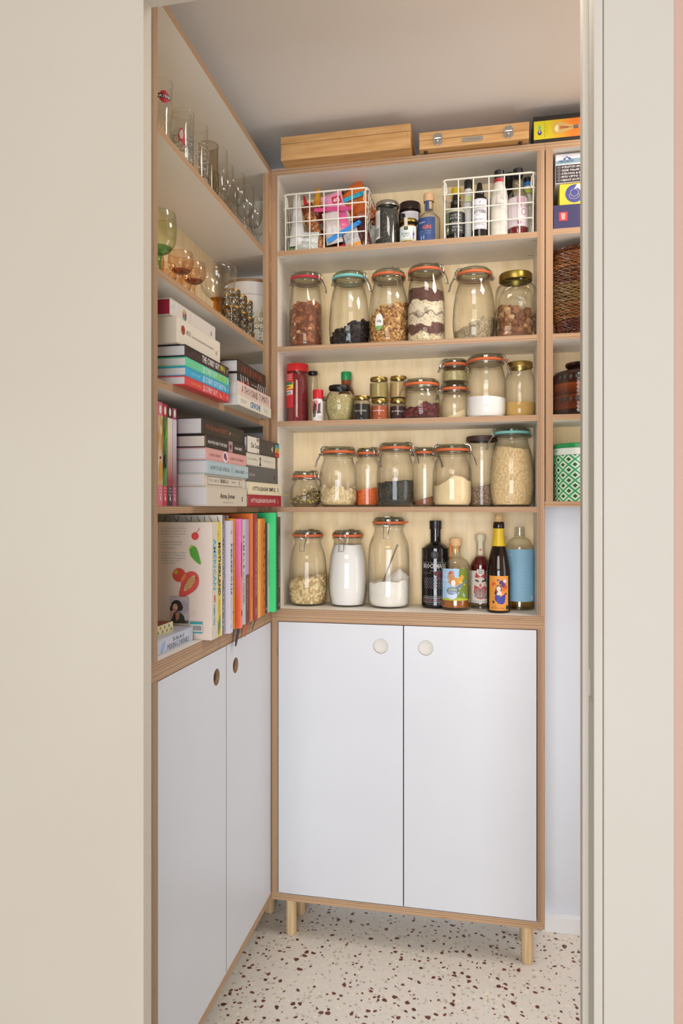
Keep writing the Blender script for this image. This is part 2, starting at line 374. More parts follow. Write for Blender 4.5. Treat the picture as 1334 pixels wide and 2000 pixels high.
# left unit, facing +x
u = thing('shelving_unit', 'tall plywood shelving unit along the left wall, glassware and cookbooks over two white doors', 'shelving unit', (0, 0, 0))
XF = -.5875; XB = -.757
board('top_panel', u, XB, XF, 1.181, 2.068, 2.132, 2.148, 2)
board('side_panel', u, XB, XF, 1.181, 1.1992, .9205, 2.132, 1)
board('side_panel', u, XB, XF-.001, 2.05, 2.068, .9205, 2.132, 1)
board('side_panel', u, XB, XF, 1.181, 1.1992, .1245, .8835, 1)
board('side_panel', u, XB, XF-.001, 2.05, 2.068, .1245, .8835, 1)
board('worktop', u, XB, XF, 1.174, 1.8985, .8835, .9205, 2)
board('worktop', u, XB, XF-.001, 1.8985, 2.068, .8835, .9205, 2)
board('base_panel', u, XB, XF, 1.181, 1.8985, .1063, .1245, 2)
board('base_panel', u, XB, XF-.001, 1.8985, 2.068, .1063, .1245, 2)
shelf_set(u, XB, -.602, 1.1992, 2.05, ZS)
board('corner_strip', u, -.6065, XF-.0005, 1.8815, 1.8995, .9205, 2.132, 0, PLY[0])
bx('back_panel', XB-.006, XB, 1.181, 2.068, .1063, 2.148, BIRCH, u)
for y0, y1, hy in ((1.2005, 1.5475, .2885), (1.5505, 1.8945, .0605)):
    d = door_mesh(y1-y0, .7565, hy, .6975, .0185).build('door', [LAM, PLY[0]], u, False); d.location = (XF, y0, .126); d.rotation_euler = (0, 0, R(90))
for x, y in ((-.63, 2.02), (-.63, 1.24), (-.725, 2.02), (-.725, 1.24)): leg(u, x, y)
board('divider', u, XB, -.608, 1.540, 1.558, .1245, .8835, 1, PLY[1])
# right unit (only its left strip is in view)
u = thing('shelving_unit', 'shallow plywood wall shelves at the right edge, wicker basket and boxes inside', 'shelving unit', (0, 0, 0))
board('top_panel', u, .1515, .80, YF, YB, 2.13, 2.148, 2)
board('side_panel', u, .1535, .1713, YF, YB, 1.2185, 2.13, 0)
board('side_panel', u, .782, .80, YF, YB, 1.2185, 2.13, 0)
board('base_panel', u, .1515, .80, YF, YB, 1.2045, 1.2185, 2)
shelf_set(u, .1713, .782, YF+.0005, YB, [1.923, 1.652, 1.443])
bx('back_panel', .1515, .80, YB, YB+.006, 1.2045, 2.148, BIRCH, u)
# ================================================================= clip-top and screw-top jars
def smooth_prof(keys, n=5):
    """Catmull-Rom through (r, z) keys"""
    out = []
    for i in range(len(keys)-1):
        p0 = keys[max(i-1, 0)]; p1 = keys[i]; p2 = keys[i+1]; p3 = keys[min(i+2, len(keys)-1)]
        for k in range(n):
            t = k/n
            f = lambda a, b, c, d: .5*((2*b)+(-a+c)*t+(2*a-5*b+4*c-d)*t*t+(-a+3*b-3*c+d)*t*t*t)
            out.append((max(0, f(p0[0], p1[0], p2[0], p3[0])), f(p0[1], p1[1], p2[1], p3[1])))
    out.append(keys[-1]); return out
def rad_at(prof, z):
    best = None
    for (r0, z0), (r1, z1) in zip(prof, prof[1:]):
        if z1 > z0 and z0 <= z <= z1: best = r0+(r1-r0)*(z-z0)/(z1-z0)
    return best if best is not None else prof[-1][0]
def body_prof(kind, r, rn, zt):
    """outer glass wall from base to neck top"""
    if kind == 'barrel': k = [(r*.80, .002), (r*.90, .010), (r*.985, zt*.22), (r, zt*.38), (r*.965, zt*.58), (r*.89, zt*.78), (rn*1.0, zt*.95), (rn*.985, zt)]
    elif kind == 'shoulder': k = [(r*.80, .002), (r*.95, .010), (r, .028), (r, zt*.45), (r*.985, zt*.66), (r*.93, zt*.80), (rn*1.02, zt*.94), (rn*.98, zt)]
    elif kind == 'straight': k = [(r*.9, .001), (r*.985, .006), (r, .014), (r, zt*.5), (r, zt*.80), (r*.97, zt*.90), (rn*.99, zt*.98), (rn*.97, zt)]
    elif kind == 'bowl': k = [(r*.62, .002), (r*.78, .010), (r*.95, zt*.35), (r, zt*.58), (r*.95, zt*.80), (rn*1.02, zt*.97), (rn*.95, zt)]
    return smooth_prof(k, 4)
def clip_jar(label, x, y, z, r, rl, H, kind='shoulder', gas=ORG, clamp=70, rz=0, group='clip-top glass storage jars', tabside=None, cat='jar'):
    t = thing('clip_top_jar', label, cat, (x, y, z), rz, group)
    rn = rl*.93; zt = H-.030; pr = body_prof(kind, r, rn, zt)
    body = [(0, .004), (r*.7, .004), (r*.74, 0)]+pr+[(rn, zt+.001), (rl*.985, zt+.003), (rl*.985, zt+.008), (rn*1.0, zt+.010), (rn, H-.0185), (rl*.97, H-.017)]
    MB().lathe(body, 44).build('jar_body', GL, t)
    # thick foot and neck bead read darker
    MB().lathe([(rl*.97, H-.0125), (rl*1.0, H-.011), (rl*1.0, H-.006), (rl*.9, H-.0035), (rl*.86, H), (rl*.72, H), (rl*.66, H-.003), (0, H-.0035)], 40).lathe([(rn*.95, H-.006), (rn*.94, H-.016), (rn*.90, H-.0235), (0, H-.0225)], 36, 1).build('jar_lid', [GLID, GSKIRT], t)
    MB().lathe([(rl*.9, H-.0185), (rl*1.03, H-.0185), (rl*1.05, H-.0168), (rl*1.035, H-.0150), (rl*1.05, H-.0132), (rl*1.03, H-.0115), (rl*.9, H-.0115)], 40).build('rubber_seal', gas, t)
    if tabside is not None:
        a = R(tabside); g = MB(); c, s_ = math.cos(a), math.sin(a)
        g.tube([(c*rl*q, s_*rl*q, H-.015+dz) for q, dz in ((.98, 0), (1.12, .0005), (1.25, .003))], [.0026, .003, .0014], 6); g.build('seal_tab', gas, t)
    # wire closure
    w = MB(); wr = .00125; z1 = H-.0075; z2 = zt+.0085; ring = lambda rr, zz: [(rr*math.cos(2*math.pi*i/36), rr*math.sin(2*math.pi*i/36), zz) for i in range(36)]
    w.tube(ring(rl*1.02, z2), wr, 5, True)
    for a0, lever in ((R(clamp), 1), (R(clamp)+math.pi, 0)):
        def P(rr, off, zz): c, s_ = math.cos(a0), math.sin(a0); return (rr*c-off*s_, rr*s_+off*c, zz)
        hw = .0085 if lever else .006; ro = rl*1.06
        w.tube([P(rl*.74, hw*.9, H+.001), P(rl*.95, hw, H+.0012), P(ro+.001, hw, H-.004), P(ro+.003, hw*.8, z1-.006), P(ro+.002, hw, z2+.001), P(ro+.001, hw*.6, z2-.002), P(ro+.001, -hw*.6, z2-.002), P(ro+.002, -hw, z2+.001), P(ro+.003, -hw*.8, z1-.006), P(ro+.001, -hw, H-.004), P(rl*.95, -hw, H+.0012), P(rl*.74, -hw*.9, H+.001)], wr, 5, True)
        for e in (-1, 1):
            w.tube([P(ro+.003+.0032*math.cos(q), e*hw*1.05, z2+.0032*math.sin(q)) for q in [2*math.pi*i/10 for i in range(10)]], wr*.9, 5, True)
        if lever:
            L_ = min(.037, H*.2); h2 = hw*1.0
            w.tube([P(ro+.003, h2, z2+.002), P(ro+.008, h2, z2-.006), P(ro+.006+L_*.25, h2*.8, z2-L_*.55), P(ro+.006+L_*.35, h2*.78, z2-L_), P(ro+.006+L_*.36, -h2*.78, z2-L_), P(ro+.006+L_*.25, -h2*.8, z2-L_*.55), P(ro+.008, -h2, z2-.006), P(ro+.003, -h2, z2+.002)], wr*1.15, 5, False)
    w.build('wire_clasp', STEELD, t)
    t['_'] = 0; del t['_']
    return t, pr, zt
def screw_jar(label, x, y, z, r, rl, H, lidc, kind='straight', lh=.012, group='screw-top jars', rz=0, cat='jar', gl=None):
    t = thing('screw_top_jar', label, cat, (x, y, z), rz, group); zt = H-lh-.002; rn = rl*.92
    pr = body_prof(kind, r, rn, zt)
    MB().lathe([(0, .003), (r*.74, .003), (r*.78, 0)]+pr+[(rn, zt+.004), (rn*.96, H-.003)], 36).build('jar_body', gl or GL, t)
    MB().lathe([(rl*.94, H-lh), (rl, H-lh), (rl*1.01, H-lh+.0015), (rl, H-lh+.003), (rl, H-.002), (rl*.96, H), (rl*.86, H), (rl*.84, H-.0008), (0, H-.0008)], 36).build('lid', lidc, t)
    return t, pr, zt
def contents(name, label, jar, pr, level, mat, cat, grains=None, ng=0, tilt=0., lump=.004, z0=.006, fr=.955, seed=1, tdir=0., levf=None, n=40):
    """loose food inside a jar: one body following the glass, with real grains on it"""
    rnd = random.Random(seed); K = 14
    def hh(x, y):
        q = level+tilt*(x*math.cos(tdir)+y*math.sin(tdir))+lump*noise.noise(Vector((x*45+seed, y*45, seed*3.1)))*1.6
        if levf: q += levf(x, y)
        return max(z0+.002, q)
    vs = []; fs = []; rr0 = rad_at(pr, level)*fr
    for k in range(K+1):
        for i in range(n):
            a = 2*math.pi*i/n; c, s_ = math.cos(a), math.sin(a); h = hh(rr0*c, rr0*s_); zz = z0+(h-z0)*k/K
            q = rad_at(pr, max(zz, pr[0][1]))*fr; vs.append((q*c, q*s_, zz))
    for k in range(K):
        for i in range(n): fs.append((k*n+i, k*n+(i+1) % n, (k+1)*n+(i+1) % n, (k+1)*n+i))
    M = 7; base = K*n
    prev = [base+i for i in range(n)]
    for m in range(1, M):
        cur = []
        for i in range(n):
            a = 2*math.pi*i/n; q0 = math.hypot(*vs[base+i][:2]); q = q0*(1-m/M); X, Y = q*math.cos(a), q*math.sin(a)
            cur.append(len(vs)); vs.append((X, Y, hh(X, Y)))
        for i in range(n): fs.append((prev[i], prev[(i+1) % n], cur[(i+1) % n], cur[i]))
        prev = cur
    vs.append((0, 0, hh(0, 0))); fs += [(prev[i], prev[(i+1) % n], len(vs)-1) for i in range(n)]
    vs.append((0, 0, z0)); fs += [((i+1) % n, i, len(vs)-1) for i in range(n)]
    mb = MB().add(vs, fs, 0); mats = [mat]
    if grains:
        shape, size, cols = grains
        mats += [C(c, .6) if isinstance(c, str) else c for c in cols]
        for g in range(ng):
            mi = 1+rnd.randrange(len(cols)); sc = size*rnd.uniform(.8, 1.15)
            a = rnd.uniform(0, 2*math.pi)
            if rnd.random() < .74:
                h = hh(rr0*math.cos(a), rr0*math.sin(a)); zz = rnd.uniform(z0+sc*.4, h); q = rad_at(pr, max(zz, pr[0][1]))*fr-sc*.12
                p = Vector((q*math.cos(a), q*math.sin(a), zz)); nrm = Vector((math.cos(a), math.sin(a), 0))
            else:
                q = max(.004, rr0-sc*.5)*math.sqrt(rnd.random()); p = Vector((q*math.cos(a), q*math.sin(a), 0)); p.z = hh(p.x, p.y); nrm = Vector((0, 0, 1))
            rot = nrm.to_track_quat('Z', 'Y').to_matrix() @ Matrix.Rotation(rnd.uniform(0, 6.28), 3, 'Z') @ Matrix.Rotation(rnd.uniform(-.35, .35), 3, 'X')
            if shape == 'almond': mb.ell(p+nrm*rnd.uniform(-.002, .001), (sc*.27, sc*.5, sc*.15), rot, mi, 8, 6)
            elif shape == 'bean': mb.ell(p, (sc*.34, sc*.5, sc*.28), rot, mi, 7, 4)
            elif shape == 'flake': mb.ell(p, (sc*.42, sc*.5, sc*.10), rot, mi, 6, 3)
            elif shape == 'stick': mb.ell(p, (sc*.13, sc*.5, sc*.12), rot, mi, 5, 3)
            elif shape == 'chunk':
                o = len(mb.v); mb.ell(p, (sc*.5, sc*.42, sc*.32), rot, mi, 7, 5)
                for k in range(o, len(mb.v)):
                    v = Vector(mb.v[k]); mb.v[k] = tuple(v+(v-p)*noise.noise(v*260)*.6)
            elif shape == 'cashew':
                pts = [rot @ Vector((sc*.32*math.cos(q), sc*.32*math.sin(q)-sc*.1, 0))+p for q in (-.3, .5, 1.57, 2.6, 3.4)]
                mb.tube(pts, [sc*.07, sc*.15, sc*.17, sc*.16, sc*.08], 6, False, mi)
            elif shape == 'spiral':
                pts = [rot @ Vector((sc*.16*math.cos(q*2.4), sc*.16*math.sin(q*2.4), (q-1.5)*sc*.25))+p for q in (0, .6, 1.2, 1.8, 2.4, 3)]
                mb.tube(pts, sc*.07, 4, False, mi)
    o = mb.build(name, mats, None); o.location = jar.location; o.rotation_euler = jar.rotation_euler
    return tag(o, label, cat, None, 'stuff')
GR_RICE = grain('pale_rice', ['#c9a974', '#ddc392', '#e8d4a8', '#b9965f'], 420, .55, .5, .001, (1, 1, .5))
GR_SEED = grain('sunflower_seeds', ['#86765c', '#a8987a', '#6d5f48', '#b9a988'], 330, .6, .5, .001, (1, 1, .6))
GR_HERB = grain('green_herb', ['#a39560', '#bdb07c', '#8a7d4c', '#c9bd90'], 420, .7, .5)
GR_TAN = grain('golden_powder', ['#c09a54', '#c8a45f'], 900, .8, .2)
GR_SALT = grain('white_salt', ['#e4e2e0', '#eeecea'], 900, .6, .15)
GR_SUGAR = grain('white_sugar', ['#e6e4e0', '#edebe8'], 1200, .6, .1)
FLOURM = noisy('white_flour', '#e4dfd6', '#ece8e0', 60, .9, .3)
CREAM = noisy('cream_flour', '#dcc69a', '#e3cfa6', 50, .9, .2)
COCOA = noisy('brown_powder', '#8c5a3c', '#9c6848', 60, .9, .3)
DKGRAIN = grain('dark_grain', ['#5c4636', '#7d6350', '#98806a', '#463226'], 300, .6, .6)
GRANO = grain('granola_base', ['#8f6232', '#b98a4c', '#6f4822', '#c99d60'], 240, .6, .6)
TEA = grain('black_tea', ['#23231f', '#34332d', '#4a473d', '#181815'], 300, .5, .8, .002)
LENT = grain('red_lentils', ['#d9622a', '#e87a3a', '#c24f1e'], 320, .5, .5)
OATS = grain('pale_oats', ['#d8c8a8', '#e6dac0', '#cbb892'], 260, .7, .5)
ALMB = C('#6b3d25', .7); RAIS = C('#1c1416', .45); BEANB = C('#b89c6c', .7)
A_, C_, D_, E_ = 1.652, 1.443, 1.2045, .9205
# ---- shelf 2: breakfast jars (clamp angle: 0 = towards +x, 270 = towards the doorway)
t, p, z = clip_jar('tall clip-top jar with dark red seal holding whole almonds', -.5068, 1.975, A_, .0480, .0435, .2195, 'shoulder', RED, -18)
contents('almonds', 'whole brown almonds filling half of the red-sealed jar', t, p, .128, ALMB, 'almonds', ('almond', .023, ['#955733', '#854a27', '#a5683e', '#7a4324', '#8f5330', '#9b5f3a', '#804827', '#a3653e', '#8b4f2c', '#cfae82']), 470, .12, .006)
t, p, z = clip_jar('large tapering clip-top jar with turquoise seal holding black raisins', -.3808, 1.982, A_, .0580, .0475, .2155, 'barrel', TURQ, -20)
contents('raisins', 'black raisins in the bottom of the turquoise-sealed jar beside the almonds', t, p, .054, RAIS, 'raisins', ('chunk', .013, ['#120c0e', '#1d1316', '#0e0a0c']), 340, .35, .012, seed=3)
t, p, z = clip_jar('embossed clip-top jar of granola with an oval white sticker', -.2676, 1.978, A_, .0545, .0461, .2130, 'shoulder', ORG, -55)
contents('granola', 'brown granola clusters in the jar with the oval sticker', t, p, .104, GRANO, 'granola', ('chunk', .009, ['#a97b40', '#c99a5a', '#8a5c2c', '#dab980', '#6b3d24']), 800, .35, .008, seed=4)
fr = cyl(.0548, 0, lambda q, p=p: rad_at(p, max(.003, q)))
decal(t, fr, [('o', -.020, .062, .0125, .0235, '#7fae6a'), ('p', [(-.020+.0125*math.cos(a), .062+.0235*math.sin(a)) for a in [R(-28+i*15.7) for i in range(16)]], '#e9e7e2'), ('T', '418g', -.026, -.013, .058, .068, '#2b2b2b')], 'sticker', .0006)
EMB = C('#a59f8c', .2)
def arc_text(s_, cu, cv, rr, a0, a1, h, col):
    it = []
    for i, ch in enumerate(s_):
        a = R(a0+(a1-a0)*i/max(1, len(s_)-1)); u, v = cu+rr*math.cos(a), cv+rr*math.sin(a)
        it.append(('t', ch, u-h*.32, u+h*.32, v-h*.5, v+h*.5, col))
    return it
decal(t, fr, arc_text('KILNER', -.006, .100, .021, 165, 15, .010, EMB), 'embossed_lettering', .0005)
t, p, z = clip_jar('big clip-top jar with layers of oats and dark puffed rice', -.1624, 1.978, A_, .0535, .0481, .2190, 'shoulder', ORG, -32)
def layered():
    m, N, L, b = newmat('layered_muesli')
    tc = N.new('ShaderNodeTexCoord'); sp = N.new('ShaderNodeSeparateXYZ'); L.new(tc.outputs['Object'], sp.inputs[0])
    nz = N.new('ShaderNodeTexNoise'); nz.inputs['Scale'].default_value = 28; nz.inputs['Detail'].default_value = 5; L.new(tc.outputs['Object'], nz.inputs['Vector'])
    a = N.new('ShaderNodeMath'); a.operation = 'MULTIPLY_ADD'; L.new(nz.outputs['Fac'], a.inputs[0]); a.inputs[1].default_value = .066; L.new(sp.outputs[2], a.inputs[2])
    q = N.new('ShaderNodeMath'); q.operation = 'MULTIPLY'; L.new(a.outputs[0], q.inputs[0]); q.inputs[1].default_value = 5
    r = ramp(N, [(0, '#dccba0'), (.30, '#e2d3b0'), (.32, '#65443a'), (.41, '#6d4a40'), (.425, '#e0d3b8'), (.56, '#ddd0b4'), (.57, '#6b5048'), (.60, '#e2d6bc'), (.745, '#ddcfb0'), (.76, '#5e3c33'), (1, '#694539')]); L.new(q.outputs[0], r.inputs[0])
    v = N.new('ShaderNodeTexVoronoi'); v.inputs['Scale'].default_value = 320; L.new(tc.outputs['Object'], v.inputs['Vector'])
    s2 = N.new('ShaderNodeSeparateColor'); L.new(v.outputs['Color'], s2.inputs[0]); r2 = ramp(N, [(0, '#9a8a78'), (.3, '#ffffff')]); L.new(s2.outputs[0], r2.inputs[0])
    mx = N.new('ShaderNodeMix'); mx.data_type = 'RGBA'; mx.blend_type = 'MULTIPLY'; mx.inputs[0].default_value = .8; L.new(r.outputs[0], mx.inputs[6]); L.new(r2.outputs[0], mx.inputs[7])
    L.new(mx.outputs[2], b.inputs['Base Color']); b.inputs['Roughness'].default_value = .8
    bp = N.new('ShaderNodeBump'); bp.invert = True; bp.inputs['Strength'].default_value = .6; bp.inputs['Distance'].default_value = .002; L.new(v.outputs['Distance'], bp.inputs['Height']); L.new(bp.outputs[0], b.inputs['Normal'])
    return m
LAY = layered()
contents('muesli', 'oats and dark puffed rice lying in bands in the big jar', t, p, .152, LAY, 'muesli', ('flake', .006, [LAY]), 1500, -.15, .006, seed=5)
t, p, z = clip_jar('big tapering clip-top jar with a low heap of grey sunflower seeds', -.0310, 1.980, A_, .0580, .0471, .2030, 'barrel', ORG, 196)
contents('sunflower_seeds', 'low heap of greyish sunflower seeds sloping up to the right', t, p, .050, GR_SEED, 'seeds', ('stick', .008, ['#86765c', '#a8987a', '#6d5f48', '#c4b698']), 1500, .35, .008, seed=6)
# square walnut jar
t = thing('square_jar', 'square glass jar with gold screw lid holding walnuts', 'jar', (.0805, 1.975, A_), R(4), 'screw-top jars')
def superl(prof, mb, n=48, mi=0, e=5.):
    o = len(mb.v); mb.lathe(prof, n, mi)
    for k in range(o, len(mb.v)):
        x, y, z_ = mb.v[k]; q = math.hypot(x, y)
        if q < 1e-6: continue
        a = math.atan2(y, x); ee = 2+(e-2)*min(1, max(0, (.150-z_)/.03)); f = (abs(math.cos(a))**ee+abs(math.sin(a))**ee)**(-1/ee); mb.v[k] = (x*f, y*f, z_)
    return mb
pj = smooth_prof([(.043, .002), (.0515, .008), (.0535, .02), (.0535, .09), (.0535, .130), (.050, .146), (.043, .155), (.041, .162)], 4)
superl([(0, .004), (.038, .004), (.04, 0)]+pj+[(.0415, .172)], MB()).build('jar_body', GL, t)
superl([(.0415, .018), (.0445, .024), (.0445, .118), (.040, .132), (.032, .140)], MB(), e=4).build('pressed_panel', glass('pressed_glass', (.97, .97, .96), (.7, .7, .66), .03, .3), t)
MB().lathe([(.042, .163), (.0443, .163), (.0447, .165), (.0443, .167), (.0443, .180), (.0425, .1825), (.038, .1825), (.037, .1815), (0, .1815)], 40).build('lid', GOLDD, t)
o = contents('walnuts', 'shelled walnut halves in the square gold-lidded jar', t, [(r_*.93, z_) for r_, z_ in pj], .078, C('#6d472e', .8), 'walnuts', ('chunk', .022, ['#976a42', '#835632', '#6b4024', '#a87e56', '#7a4c2e', '#b9946a']), 170, -.15, .012, seed=8)

# ---- shelf 3 -----------------------------------------------------------------
t, p, z = clip_jar('low wide clip-top jar with dried red berries', -.1750, 1.980, C_, .0530, .0470, .1150, 'shoulder', ORG, 200)
contents('dried_berries', 'dark red dried berries in the low wide jar', t, p, .036, C('#4d1b1c', .7), 'dried berries', ('chunk', .010, ['#6b2526', '#571b1f', '#7d3230', '#42151a']), 420, .2, .01, seed=9)
t, p, z = clip_jar('small clip-top jar with pale powder, lower of the two stacked jars', -.0845, 2.005, C_, .0400, .0355, .1045, 'shoulder', ORG, 200)
contents('pale_powder', 'cream powder lying slanted in the lower stacked jar', t, p, .018, CREAM, 'powder', None, 0, .5, .002, seed=10)
t, p, z = clip_jar('tiny clip-top jar of pale green grains, stacked on another jar', -.0843, 2.005, C_+.1062, .0355, .0345, .0660, 'straight', ORG, 205)
contents('green_grains', 'pale grey-green grains in the topmost stacked jar', t, p, .032, GR_HERB, 'grains', None, 0, 0, .001, seed=11)
t, p, z = clip_jar('clip-top jar with a flat bed of white salt beside the stacked jars', .0021, 1.978, C_, .0548, .0485, .1740, 'shoulder', ORG, -25, tabside=-5)
contents('white_salt', 'white salt filling the lower third of the jar', t, p, .058, GR_SALT, 'salt', None, 0, -.05, .001, seed=12)
t, p, z = screw_jar('tall jar with gold lid and golden powder at the right end of the shelf', .0920, 1.990, C_, .0420, .0348, .1545, GOLD, 'shoulder', .015)
contents('golden_powder', 'golden powder in the tall gold-lidded jar', t, p, .044, GR_TAN, 'powder', None, 0, 0, .0008, seed=13)
t, p, z = screw_jar('tall spice tub with red lid and a red label', -.5317, 1.975, C_, .0316, .0316, .1715, C('#c81f22', .35), 'straight', .022, gl=glass('clear_plastic', (.97, .95, .94), (.55, .35, .33), .05, .4))
contents('red_spice', 'dark red ground spice filling the red-lidded tub', t, p, .140, noisy('red_spice', '#6e1519', '#7d1d1f', 90, .8, .2), 'spice', None, 0, 0, .001, fr=.96)
fr = cyl(.0317)
decal(t, fr, [('r', -.052, -.004, .045, .143, '#c22a2e'), ('r', -.052, -.004, .098, .118, '#d9c43e'), ('r', -.050, -.006, .110, .118, '#1f6a58'), ('p', [(-.046, .103), (-.026, .108), (-.010, .104), (-.026, .101)], '#c22222'), ('r', -.050, -.006, .082, .094, '#e6e0dc')]
      + [('r', -.048+i*.0036, -.0462+i*.0036, .0835, .0915, '#2a2323') for i in range(11)]
      + [('t', 'GROUND RED SPICE MIX', -.049, -.008, .1235+.006*k, .1265+.006*k, '#e8d9d4') for k in range(3)]
      + [('t', 'INGREDIENTS CHILLI SALT', -.048, -.010, .05+.006*k, .0525+.006*k, '#8d1a1e') for k in range(5)], 'label', .0008)
t, p, z = screw_jar('narrow empty jar with black lid behind the red-lidded tub', -.4985, 2.025, C_, .0150, .0145, .160, BLACKW, 'straight', .009)
t, p, z = screw_jar('small spice shaker with red cap and patterned label', -.4640, 1.945, C_, .0150, .0150, .0915, C('#c01c24', .35), 'straight', .026, gl=C('#d9d6d2', .4))
decal(t, cyl(.0151), [('r', -.0225, .0225, .004, .060, '#dad4d0'), ('r', -.0225, .004, .030, .060, '#c2242c'), ('p', [(-.012, .012), (-.003, .015), (-.001, .050), (-.008, .056), (-.013, .040)], '#3c3536'), ('p', [(.001, .022), (.010, .026), (.011, .055), (.004, .050)], '#55484a'), ('r', .002, .018, .008, .018, '#bdb6b2'), ('T', 'CHIPOTLE', -.014, .012, .024, .030, '#26201f')], 'label', .0006)
t, p, z = screw_jar('little clear bottle beside the red-capped shaker', -.4475, 1.985, C_, .0135, .0120, .0780, C('#8b8479', .4), 'straight', .010)
t, p, z = screw_jar('round-bellied jar with black lid full of fennel seeds', -.4045, 1.965, C_, .0415, .0318, .1040, BLACKW, 'bowl', .011)
contents('fennel_seeds', 'greenish fennel seeds filling the round-bellied jar', t, p, .076, GR_HERB, 'seeds', ('stick', .007, ['#a89a62', '#c6ba84', '#8d8050']), 1500, 0, .002, fr=.96, seed=14)
t = thing('chilli_powder_bottle', 'small brown spice bottle with a green cap behind the round jar', 'bottle', (-.4000, 2.035, C_), 0)
MB().lathe([(0, 0), (.0215, 0), (.0225, .004), (.0225, .095), (.019, .108), (.0145, .116), (.0145, .134)], 28).build('bottle_body', noisy('brown_powder_bottle', '#8f4a28', '#7a3c20', 60, .4), t)
MB().lathe([(.013, .132), (.0150, .132), (.0155, .136), (.0155, .154), (.0145, .1565), (0, .1565)], 28).build('cap', C('#1f9150', .4), t)
for lab, x, y, z, r, rl, H, cm, lv, nm in (
    ('little jar of black spice with gold lid, left of the small stacked jars', -.3400, 1.955, C_, .0250, .0225, .0715, '#1f1a1a', .048, 'black_spice'),
    ('little gold-lidded jar of orange-red spice, bottom of the left stack', -.2900, 1.962, C_, .0244, .0232, .0620, '#a8512c', .042, 'orange_spice'),
    ('little gold-lidded jar of green-brown herbs, top of the left stack', -.2925, 1.962, C_+.0628, .0258, .0245, .0600, '#9a8a50', .042, 'dried_herbs'),
    ('little gold-lidded jar of dark purple spice, bottom of the right stack', -.2410, 1.985, C_, .0240, .0228, .0640, '#3a1c20', .043, 'purple_spice'),
    ('little gold-lidded jar of tan spice, top of the right stack', -.2400, 1.985, C_+.0648, .0250, .0240, .0630, '#b39460', .044, 'tan_spice')):
    t, p, zz = screw_jar(lab, x, y, z, r, rl, H, GOLD, 'straight', .0085, 'little gold-lidded spice jars')
    contents(nm, 'ground spice inside the '+lab.replace('little ', '').split(',')[0]+(' on top' if 'top of' in lab else ''), t, p, lv, grain(nm, [cm, cm], 500, .8, .5), 'spice', None, 0, 0, .001, z0=.004, fr=.93)
    if z == C_: decal(t, cyl(r*1.0), [('t', 'PAPRIKA' if 'orange' in nm else 'CLOVES' if 'black' in nm else 'SUMAC', -r*.7, r*.7, .026, .0305, '#d8d2c8')], 'lettering', .0006)

# ---- shelf 4 -----------------------------------------------------------------
t, p, z = clip_jar('short clip-top jar with mixed pasta and leaves at the left end', -.5070, 1.970, D_, .0432, .0363, .1015, 'shoulder', ORG, -25)
contents('dried_mushrooms', 'crumpled brown and green dried pieces in the short jar', t, p, .030, C('#6d5a3a', .8), 'dried food', ('spiral', .020, ['#8f7a4c', '#a58a62', '#b9a93c', '#7b5a48', '#c2b08a', '#6b7338']), 260, .35, .008, seed=20)
t, p, z = clip_jar('clip-top jar a third full of cashews with its clasp at the left', -.4122, 1.978, D_, .0535, .0455, .1700, 'shoulder', ORG, 205)
contents('cashews', 'pale curved cashew nuts in the jar beside the short jar', t, p, .050, C('#c2aa7c', .7), 'cashews', ('cashew', .019, ['#e0cda4', '#d6bf92', '#ead9b6']), 300, 0, .006, seed=21)
t, p, z = clip_jar('narrow clip-top jar of orange lentils set back between two larger jars', -.3340, 2.022, D_, .0370, .0320, .1690, 'straight', ORG, -40)
contents('red_lentils', 'orange split lentils in the narrow jar', t, p, .050, LENT, 'lentils', ('flake', .006, ['#de6a2e', '#ea8242', '#c9551f']), 900, .15, .003, seed=22)
t, p, z = clip_jar('embossed clip-top jar half full of loose black tea', -.2478, 1.978, D_, .0535, .0448, .1785, 'shoulder', ORG, -12)
contents('black_tea', 'twisted black tea leaves in the embossed jar', t, p, .068, TEA, 'tea', ('stick', .012, ['#1f1e1a', '#2d2b25', '#141412', '#403d30']), 1500, .08, .004, seed=23)
fr = cyl(.0537, 0, lambda q, p=p: rad_at(p, max(.003, q)))
decal(t, fr, arc_text('KILNER', -.018, .084, .019, 160, 20, .010, EMB)+[('t', 'JAR', -.028, -.008, .080, .088, EMB)]+[('p', [(.012+a, .092+b), (.012+a+.0012, .092+b+.0012), (.012+c+.0012, .092+d+.0012), (.012+c, .092+d)], EMB) for a, b, c, d in ((-.014, 0, 0, .014), (0, -.014, .014, 0), (.0, .014, .014, .0), (-.014, .0, .0, -.014))], 'embossed_lettering', .0005)
t, p, z = clip_jar('narrow clip-top jar with a little brown powder, set back right of the black tea', -.1693, 2.022, D_, .0345, .0310, .1685, 'straight', ORG, 15)
contents('cocoa_powder', 'reddish brown powder heaped in the narrow jar', t, p, .022, COCOA, 'powder', None, 0, .3, .003, seed=24)
t, p, z = clip_jar('clip-top jar of cream flour dusting the inside of the glass', -.0904, 1.980, D_, .0545, .0455, .1710, 'shoulder', ORG, 8)
contents('cream_flour', 'cream flour heaped in the middle of the dusty jar', t, p, .062, CREAM, 'flour', None, 0, .12, .006, levf=lambda x, y: .022*math.exp(-((x-.008)**2)/.0007), seed=25)
t, p, z = screw_jar('tall ribbed jar with dark brown screw lid and brown grain', -.0100, 2.012, D_, .0370, .0430, .1955, C('#3a241c', .5), 'straight', .014)
contents('brown_grain', 'dark speckled grain in the brown-lidded jar', t, p, .058, DKGRAIN, 'grain', ('flake', .006, ['#5c4636', '#98806a', '#b9a48c']), 500, .2, .003, seed=26)
t, p, z = clip_jar('huge clip-top jar with turquoise seal nearly full of brown rice', .0705, 1.990, D_, .0595, .0466, .2155, 'barrel', TURQ, 195)
